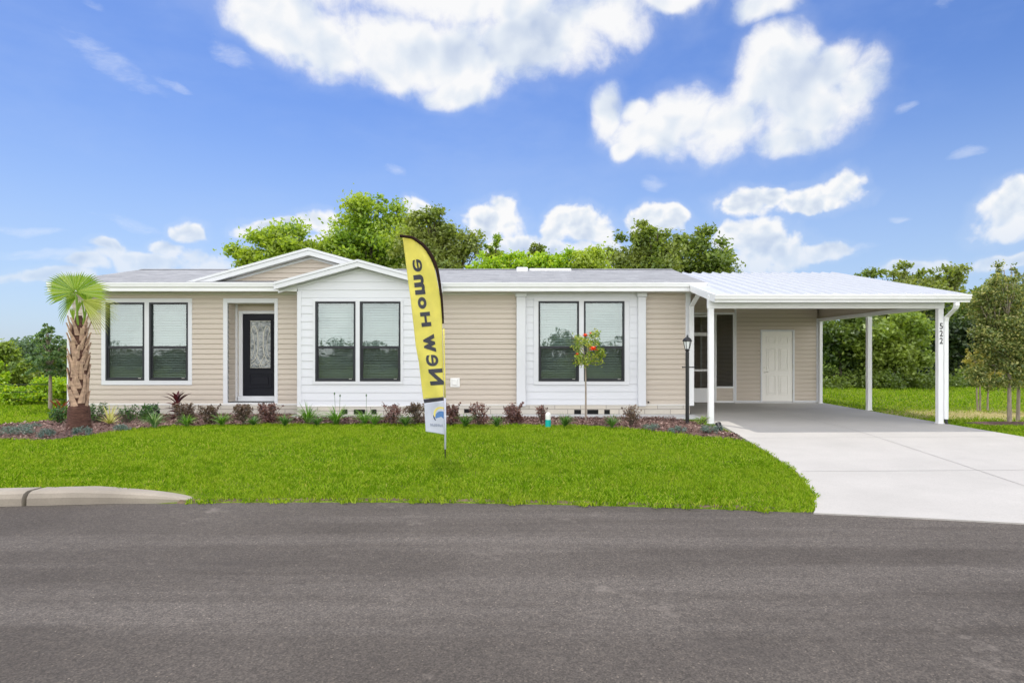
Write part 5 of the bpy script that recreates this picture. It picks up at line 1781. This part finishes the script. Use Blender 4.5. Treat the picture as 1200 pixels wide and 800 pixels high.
GW = 'trees of the wood beyond the right field'
W = [  # px, Y, top lobes, material, leaves, label
    (985, 27.5, [(970, 395, 26, 24), (1000, 388, 28, 26), (985, 420, 34, 26), (985, 445, 36, 16)], 'wood', 11000, 'dark leafy tree seen between the shed corner and the middle carport post'),
    (1048, 26.5, [(1040, 385, 30, 22), (1068, 392, 22, 22), (1030, 410, 30, 26), (1060, 420, 28, 26), (1045, 445, 36, 16), (1050, 372, 18, 14)], 'wood_light', 14000, 'light green bushy tree leaning out of the wood right of the middle carport post'),
    (1048, 38, [(1040, 320, 26, 12), (1068, 322, 24, 12), (1022, 328, 20, 11), (1050, 350, 40, 22), (1045, 385, 40, 30)], 'oak_dark', 12000, 'flat topped tree showing above the carport roof end, left one'),
    (1105, 40, [(1105, 324, 26, 14), (1085, 330, 24, 14), (1120, 336, 20, 14), (1100, 360, 34, 22), (1100, 390, 38, 30)], 'oak_dark', 12000, 'rounded tall tree above the tip of the carport gutter'),
    (1100, 30, [(1088, 395, 22, 26), (1112, 400, 26, 28), (1100, 425, 32, 24), (1095, 446, 34, 14), (1085, 370, 18, 18)], 'shade_wood', 13000, 'tree coloured dark for the shaded gap in the wood behind the numbered carport post'),
    (1150, 31, [(1140, 375, 26, 28), (1160, 365, 24, 26), (1150, 405, 34, 28), (1150, 440, 36, 20)], 'wood', 14000, 'dark tree of the wood behind the tawny sapling'),
    (1160, 38, [(1150, 345, 24, 14), (1172, 350, 22, 14), (1160, 375, 34, 24)], 'oak_dark', 9000, 'distant tree top just right of the carport gutter tip'),
    (1200, 32, [(1190, 385, 26, 28), (1212, 375, 26, 30), (1200, 420, 34, 30), (1200, 445, 36, 18)], 'wood', 13000, 'dark tree of the wood at the right edge of the photo behind the young trees'),
    (1250, 31, [(1240, 380, 30, 32), (1262, 390, 30, 32), (1250, 430, 38, 28)], 'wood', 9000, 'dark tree of the wood outside the right frame edge'),
]
for i, (px, Y, lob, mt, n, lab) in enumerate(W):
    px_tree('woodland_tree', lab, 'tree', px, Y, lob, TB_[mt], n, .19 * Y / 30, 200 + i, GW, clumps=56, fork=.3)
# low growth along the foot of the wood
rg = np.random.default_rng(77); B = []
for k in range(90):
    x = rg.uniform(8.9, 27); y = 25.2 + rg.uniform(0, 2.5) + max(0, (x - 16)) * .22
    r = rg.uniform(.25, .6); B.append((x, y, float(gz(x, y)) + r * .5, r * 1.2, r, r * .8))
V, Fc = leafmass(rg, 22000, B, .13, .5, .2, .4)
tag(link_mesh('undergrowth', mesh_np(V, Fc), TB_['wood']), 'low dark undergrowth along the foot of the wood', 'undergrowth', kind='stuff')

# young trees on the right
px_tree('young_tree', 'leafy olive green young tree nearest the right edge, white blotched trunk', 'tree', 1183, 13.5,
        [(1172, 335, 24, 15), (1162, 360, 25, 24), (1190, 365, 28, 30), (1170, 395, 28, 26), (1194, 405, 26, 28), (1178, 436, 34, 24), (1168, 412, 30, 20), (1150, 362, 16, 17), (1180, 318, 12, 12), (1158, 392, 18, 20), (1160, 430, 16, 16)], TB_['olive'], 24000, .058, 301, 'young trees on the right lawn', bark='pale_bark', tr=.040, fork=.40, clumps=110, shell=.25, spread=.40)
px_tree('young_tree', 'twin trunked companion just right of the olive young tree, partly cut by the frame', 'tree', 1193, 14.0,
        [(1190, 345, 12, 14), (1205, 350, 26, 30), (1215, 400, 30, 36), (1196, 440, 20, 14), (1190, 322, 10, 8), (1186, 312, 6, 7)], TB_['olive'], 16000, .058, 302, 'young trees on the right lawn', bark='pale_bark', tr=.036, fork=.40, clumps=80, shell=.25, spread=.40)
px_tree('sapling', 'tawny multi stemmed sapling on the right lawn left of the young trees', 'tree', 1151, 16.4,
        [(1150, 415, 15, 9), (1143, 425, 12, 12), (1160, 425, 13, 13), (1152, 440, 14, 9), (1136, 412, 5, 4)], TB_['autumn'], 5600, .06, 303, None, bark='pale_bark', tr=.022, fork=.45, clumps=60, shell=.3, trunks=[(-.12, 0), (.0, .08), (.11, -.04)], spread=.3)
o = MB(); vs = []
n = 20
for k in range(n):
    t = 2 * math.pi * k / n; x, y = 10.35 + 1.05 * math.cos(t), 13.45 + .42 * math.sin(t); vs.append((x, y, float(gz(x, y)) + .02))
vs.append((10.35, 13.45, float(gz(10.35, 13.45)) + .06))
o.add(vs, [(k, (k + 1) % n, n) for k in range(n)])
tag(o.build('mulch_ring', M['mulch'], smooth=True), 'brown mulch patch under the young trees on the right', None, kind='structure')
tag(link_mesh('straw_litter', mesh_np(*leaf_quads(np.stack([rng.uniform(8.9, 14.5, 9000), rng.normal(15.4, .75, 9000), np.full(9000, .0)], 1) + np.array([0, 0, -.02]) + rng.uniform(0, .02, (9000, 3)), rng.uniform(.03, .08, 9000), rng, .12, .6)), leaf_mat('dry straw', (.40, .34, .14), (.58, .50, .26), None, .2)), 'dry straw coloured grass litter on the right lawn', 'dry grass', kind='stuff')

# left: young tree, vine hedge on a fence, trees of the far wood
px_tree('young_tree', 'slim young tree with pale trunk and upright crown left of the house', 'tree', 59, 16.8,
        [(60, 392, 16, 9), (52, 405, 16, 10), (68, 408, 14, 10), (58, 420, 20, 12), (52, 434, 18, 9), (68, 434, 14, 9), (57, 380, 6, 6)], TB_['young'], 4200, .07, 401, None, bark='pale_bark', tr=.045, fork=.5, clumps=80, shell=.3, spread=.26)
rg = np.random.default_rng(41); B = []
for k in range(300):
    x = rg.uniform(-24, -11.6); z = rg.uniform(.0, .60); B.append((x, 18.6 + rg.normal(0, .16), z + .1 * math.sin(x * 1.7), .38, .22, .17))
HG = thing('vine_hedge', 'bright green vine covered fence along the left yard', 'hedge', (-16, 18.6, -.04))
V, Fc = leafmass(rg, 42000, B, .085, .6, .2, .3)
link_mesh('foliage', mesh_np(V - np.array([-16, 18.6, -.04]), Fc), TB_['vine'], HG)
for x in (-15.45, -17.9, -20.4, -13.0):
    mb = MB(); mb.bevbox(x - .03, x + .03, 18.32, 18.38, -.1, .62, .004); mb.build('fence_post', M['black_metal'], HG)
mb = MB()
for z in (.12, .34, .56): mb.box(-24, -11.4, 18.345, 18.36, z, z + .02)
mb.build('fence_rail', M['black_metal'], HG)
GL = 'trees of the wood beyond the left yard'
for i, (px, Y, lob, mt, n, lab) in enumerate((
        (8, 29, [(2, 412, 22, 15), (22, 422, 20, 14), (10, 435, 30, 16), (-20, 420, 26, 20)], 'wood_light', 9000, 'rounded light green tree at the left edge beyond the vine hedge'),
        (38, 32, [(30, 436, 26, 14), (48, 440, 22, 12), (38, 446, 30, 12)], 'wood', 9000, 'dark bushy tree between the left edge tree and the slim young tree'),
        (78, 34, [(70, 425, 20, 14), (92, 420, 24, 18), (80, 442, 30, 14)], 'wood', 8000, 'dark tree behind the slim young tree, beside the house corner'),
        (-60, 30, [(-60, 410, 40, 30), (-75, 435, 40, 20)], 'wood', 5000, 'dark tree beyond the left yard outside the frame'))):
    px_tree('woodland_tree', lab, 'tree', px, Y, lob, TB_[mt], n, .17 * Y / 30, 420 + i, GL, clumps=50, fork=.3)
px_tree('lime_bush', 'yellow green leafy bush cut by the left frame edge above the hedge', 'bush', -4, 19.6, [(-4, 432, 12, 12), (2, 446, 10, 9), (-12, 448, 12, 12)], TB_['vine'], 3000, .09, 430, None, fork=.3, clumps=30)
rg = np.random.default_rng(51); B = []
for k in range(170):
    x = rg.uniform(-62, -22); y = 64 + rg.uniform(0, 8); r = rg.uniform(.9, 2.); B.append((x, y, rg.uniform(.2, 1.) * 2.6 , r, r, r * .62))
V, Fc = leafmass(rg, 26000, B, .38, .6, .2, .4)
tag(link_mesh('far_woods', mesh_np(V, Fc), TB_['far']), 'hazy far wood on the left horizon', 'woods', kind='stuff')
# trees across the road behind the camera; they show as reflections in the windows
rg = np.random.default_rng(61); B = []
for k in range(150):
    x = rg.uniform(-48, 48); y = -36 - rg.uniform(0, 8); r = rg.uniform(.9, 1.9); B.append((x, y, rg.uniform(.1, 1.) ** 1.3 * (1.9 + 1.0 * math.sin(x * .21) + .7 * math.sin(x * .57)), r, r, r * .8))
V, Fc = leafmass(rg, 26000, B, .4, .6, .2, .4)
tag(link_mesh('opposite_woods', mesh_np(V, Fc), TB_['wood']), 'belt of trees across the road, mirrored in the windows', 'woods', kind='stuff')

# ------------------------------------------------------------------ sky with clouds
SUN = Vector((-.50, .90, 2.60)).normalized()
wd = bpy.data.worlds.new('World'); scene.world = wd; wd.use_nodes = True
nt = wd.node_tree
bg = nt.nodes['Background']
STR = .12
bg.inputs['Strength'].default_value = STR
sky = nt.nodes.new('ShaderNodeTexSky'); sky.sky_type = 'NISHITA'; sky.sun_disc = False
sky.sun_elevation = math.asin(SUN.z); sky.sun_rotation = math.atan2(SUN.x, SUN.y)
sky.air_density = 1.0; sky.dust_density = .6; sky.ozone_density = 2.
hsv = nt.nodes.new('ShaderNodeHueSaturation'); hsv.inputs['Saturation'].default_value = 1.12; hsv.inputs['Value'].default_value = 1.0
nt.links.new(sky.outputs[0], hsv.inputs['Color'])
tc = nt.nodes.new('ShaderNodeTexCoord'); D = tc.outputs['Generated']


def vmath(op, a, b=None):
    m = nt.nodes.new('ShaderNodeVectorMath'); m.operation = op
    for i, v in enumerate((a, b)):
        if v is None: continue
        if isinstance(v, bpy.types.NodeSocket): nt.links.new(v, m.inputs[i])
        else: m.inputs[i].default_value = v
    return m


wn = noise(nt, D, 7, 3, .6)
wsub = vmath('SUBTRACT', wn.outputs['Color'], (.5, .5, .5)).outputs[0]
wsc = vmath('MULTIPLY', wsub, (.06, .06, .06)).outputs[0]
DW = vmath('ADD', D, wsc).outputs[0]


def ray(px, py): return Vector(((px - CX) / FOC, 1, (CY - py) / FOC)).normalized()


def lobe_q(px, py, rx, ry, rot=0.):
    c = ray(px, py)
    dr, du = ray(px + 1, py) - c, ray(px, py - 1) - c
    cr, sr = math.cos(R(rot)), math.sin(R(rot))
    r = (dr * cr + du * sr); u = (-dr * sr + du * cr)
    r = r / (r.length ** 2 * rx); u = u / (u.length ** 2 * ry)
    oa, ob = -c.dot(r), -c.dot(u)
    a = vmath('DOT_PRODUCT', DW, tuple(r)).outputs['Value']; b = vmath('DOT_PRODUCT', DW, tuple(u)).outputs['Value']
    a = math_(nt, 'ADD', a, oa); b = math_(nt, 'ADD', b, ob)
    return math_(nt, 'MULTIPLY_ADD', b, b, math_(nt, 'MULTIPLY', a, a))


def cloud_field(lobes):
    q = None
    for l in lobes:
        k = lobe_q(*l)
        if q is None: q = k
        else:
            m = nt.nodes.new('ShaderNodeMath'); m.operation = 'SMOOTH_MIN'
            nt.links.new(q, m.inputs[0]); nt.links.new(k, m.inputs[1]); m.inputs[2].default_value = .25; q = m.outputs[0]
    return math_(nt, 'SUBTRACT', 1.0, math_(nt, 'MINIMUM', q, 4.0))


# cauliflower heads: (px, py, rx, ry); flat bright sheets; and thin wisps
CUM = [(872, 236, 40, 20), (905, 232, 20, 14), (962, 230, 50, 20), (985, 218, 30, 22), (945, 238, 40, 14),
       (572, 262, 40, 28), (588, 250, 22, 20), (655, 262, 18, 24), (682, 266, 36, 24), (770, 262, 34, 20), (755, 268, 22, 16), (795, 254, 14, 12), (880, 278, 46, 24), (905, 300, 46, 28), (860, 270, 20, 14), (1178, 252, 42, 32), (1188, 232, 26, 22),
       (222, 268, 24, 15), (318, 268, 40, 13), (300, 272, 30, 12), (366, 260, 24, 14), (345, 266, 22, 10), (165, 308, 60, 16), (235, 306, 36, 18), (110, 312, 30, 10), (60, 322, 60, 10), (130, 292, 22, 10), (200, 290, 26, 12), (400, 288, 50, 16), (1080, 312, 50, 8), (970, 296, 40, 10), (492, 240, 20, 12), (620, 300, 70, 18), (680, 305, 60, 20), (1195, 305, 50, 10)]
TOP = [(330, 25, 62, 44), (385, 55, 60, 42), (455, 55, 80, 46), (560, 70, 95, 46), (545, 105, 58, 20), (640, 48, 80, 46), (700, 18, 66, 40), (500, -45, 270, 75), (778, -4, 40, 16),
       (714, 130, 20, 30), (735, 172, 18, 16), (745, 128, 22, 16), (790, 145, 52, 42), (850, 148, 60, 38), (905, 82, 50, 48), (885, 110, 40, 30), (955, 122, 76, 50), (1000, 108, 42, 42), (930, 162, 60, 20), (930, 108, 66, 44), (955, 88, 48, 28), (970, 82, 36, 36), (760, 150, 50, 26), (895, 6, 34, 22)]
WSP = [(130, 68, 70, 16, -24), (200, 92, 30, 6, -20), (60, 298, 90, 8, -2), (30, 268, 70, 6, -3), (150, 262, 50, 7, -10), (1112, 10, 22, 9, 25), (770, 220, 15, 10), (1056, 260, 14, 5), (1064, 128, 16, 7), (1135, 184, 26, 6, 10), (995, 293, 34, 5), (112, 2, 14, 6), (270, 60, 36, 12, -30), (460, 205, 16, 6)]
f1 = cloud_field(CUM); f3 = cloud_field(TOP); f2 = cloud_field(WSP)


def billow(vec, scale, detail=3.2, rough=.52):
    """rounded heads: one minus a fractal cell distance"""
    v = nt.nodes.new('ShaderNodeTexVoronoi'); v.feature = 'F1'; v.normalize = True
    v.inputs['Scale'].default_value = scale; v.inputs['Detail'].default_value = detail; v.inputs['Roughness'].default_value = rough
    nt.links.new(vec, v.inputs['Vector'])
    return math_(nt, 'SUBTRACT', 1.0, v.outputs['Distance'])


def mr(v, a, b, c=0., d=1., interp='SMOOTHSTEP'):
    m = nt.nodes.new('ShaderNodeMapRange'); m.interpolation_type = interp
    nt.links.new(v, m.inputs['Value'])
    for k, x in (('From Min', a), ('From Max', b), ('To Min', c), ('To Max', d)): m.inputs[k].default_value = x
    return m.outputs['Result']


UPL = tuple(Vector((-.35, 0, 1.)).normalized() * .012)
D2 = vmath('ADD', DW, UPL).outputs[0]
# --- heaped cloud
b1, b2 = billow(DW, 17), billow(D2, 17, 2.)
n1 = noise(nt, DW, 26, 5, .6)
dens = math_(nt, 'MULTIPLY_ADD', math_(nt, 'SUBTRACT', b1, .70), 3.0, f1)
dens = math_(nt, 'MULTIPLY_ADD', math_(nt, 'SUBTRACT', n1.outputs['Fac'], .5), 1.9, dens)
alpha = math_(nt, 'ADD', mr(dens, -.15, .55, 0, .9), mr(dens, -1.2, .1, 0, .1))
lit = math_(nt, 'MULTIPLY_ADD', math_(nt, 'SUBTRACT', b1, b2), 1.9, .94)
lit = math_(nt, 'ADD', lit, mr(dens, .2, 1.3, .06, -.13))
# --- the broad ragged cloud overhead
n3 = noise(nt, DW, 9, 7, .64)
n4 = noise(nt, vmath('ADD', DW, tuple(Vector((-.35, 0, 1.)).normalized() * .03)).outputs[0], 9, 3, .5)
n5 = noise(nt, DW, 9, 3, .5)
b3 = billow(DW, 9, 2., .55)
dT = math_(nt, 'MULTIPLY_ADD', math_(nt, 'SUBTRACT', n3.outputs['Fac'], .5), 2.9, f3)
dT = math_(nt, 'MULTIPLY_ADD', math_(nt, 'SUBTRACT', b3, .70), 1.5, dT)
alphaT = math_(nt, 'ADD', mr(dT, -.35, .75, 0, .90), mr(dT, -1.3, .2, 0, .10))
litT = math_(nt, 'MULTIPLY_ADD', math_(nt, 'SUBTRACT', n5.outputs['Fac'], n4.outputs['Fac']), 1.5, .965)
litT = math_(nt, 'SUBTRACT', litT, mr(dT, .6, 1.8, 0, .17))
# --- wisps
nW = noise(nt, vmath('MULTIPLY', DW, (1, 1, 3)).outputs[0], 15, 8, .68)
dw = math_(nt, 'MULTIPLY_ADD', math_(nt, 'SUBTRACT', nW.outputs['Fac'], .5), 4.2, f2)
alphaw = mr(dw, .0, 2.0, 0, .36)
# unseen bright cloud added behind the camera to fill the shaded house front
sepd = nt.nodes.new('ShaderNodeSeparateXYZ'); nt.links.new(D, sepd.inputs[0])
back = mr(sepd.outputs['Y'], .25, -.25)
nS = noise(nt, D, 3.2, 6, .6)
alphaFill = math_(nt, 'MULTIPLY', mr(nS.outputs['Fac'], .30, .52), back)
low = mr(sepd.outputs['Z'], .30, .02)                 # added brighter band low behind the camera, lifts the light under the carport
alphaFill = math_(nt, 'MAXIMUM', alphaFill, math_(nt, 'MULTIPLY', low, math_(nt, 'MULTIPLY', back, .9)))
CLOUD = 5.75                 # radiance of a white cloud, times the Background strength


def cloud_colour(l):
    l = math_(nt, 'MAXIMUM', math_(nt, 'MINIMUM', l, 1.06), .62)
    c = ramp(nt, l, [(.62, (.56, .65, .82)), (.86, (.81, .87, .945)), (1., (1., 1., 1.))]).outputs['Color']
    return mixc(nt, 1.0, c, (CLOUD, CLOUD, CLOUD), 'MULTIPLY')


ccs, ccT = cloud_colour(lit), cloud_colour(litT)
# low heaps sink into the haze towards their bases
ez = mr(sepd.outputs['Z'], .075, .21)
ccs = mixc(nt, ez, mixc(nt, .45, ccs, (3.6, 4.3, 5.3)), ccs)
alpha = math_(nt, 'MULTIPLY', alpha, mr(sepd.outputs['Z'], .10, .20, .72, .98))
# thin high veil and paler air low down belong to this sky
veil = noise(nt, vmath('MULTIPLY', D, (1, 1, 2.5)).outputs[0], 2.4, 6, .62)
skyc = mixc(nt, mr(veil.outputs['Fac'], .42, .80, 0, .30), hsv.outputs['Color'], (4.6, 5.4, 6.4))
skyc = mixc(nt, 1.0, skyc, (.57, .64, .86), 'MULTIPLY')
skyc = mixc(nt, mr(sepd.outputs['Z'], .40, .05, 0, .52), skyc, (3.35, 4.25, 5.3))
c1 = mixc(nt, alphaw, skyc, (5.4, 5.6, 6.0))
c2 = mixc(nt, alpha, c1, ccs)
c2 = mixc(nt, math_(nt, 'MULTIPLY', alphaT, .97), c2, ccT)
BACK_FILL = 13.5  # radiance of the added fill cloud, times the Background strength
c3 = mixc(nt, alphaFill, c2, mixc(nt, low, (BACK_FILL, BACK_FILL, BACK_FILL * 1.02), (BACK_FILL * 1.5, BACK_FILL * 1.47, BACK_FILL * 1.42)))
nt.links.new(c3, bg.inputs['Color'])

sl = bpy.data.lights.new('sun', 'SUN'); sl.energy = 2.0; sl.angle = R(.53); sl.color = (1., .955, .88)
so = bpy.data.objects.new('sun', sl); COL.objects.link(so); so.location = (0, 0, 40)
so.rotation_euler = SUN.to_track_quat('Z', 'Y').to_euler()

# ------------------------------------------------------------------ camera
cd = bpy.data.cameras.new('camera'); cam = bpy.data.objects.new('camera', cd); COL.objects.link(cam)
cam.location = (0, 0, EYE); cam.rotation_euler = (R(90), 0, 0)
cd.sensor_width = 36; cd.lens = FOC / 1200 * 36
cd.shift_x = (600 - CX) / 1200; cd.shift_y = (CY - 400) / 1200
cd.clip_start = .05; cd.clip_end = 3000
scene.camera = cam
vs_ = scene.view_settings
scene.display_settings.display_device = 'sRGB'
vs_.view_transform = 'Standard'; vs_.look = 'None'; vs_.exposure = .5; vs_.gamma = 1.; vs_.use_curve_mapping = False
scene.render.engine = 'CYCLES'
cy = scene.cycles
cy.max_bounces = 8; cy.diffuse_bounces = 4; cy.glossy_bounces = 4; cy.transparent_max_bounces = 12; cy.transmission_bounces = 4
cy.use_denoising = True
cy.sample_clamp_indirect = 6
wd.cycles.sampling_method = 'MANUAL'; wd.cycles.sample_map_resolution = 1024
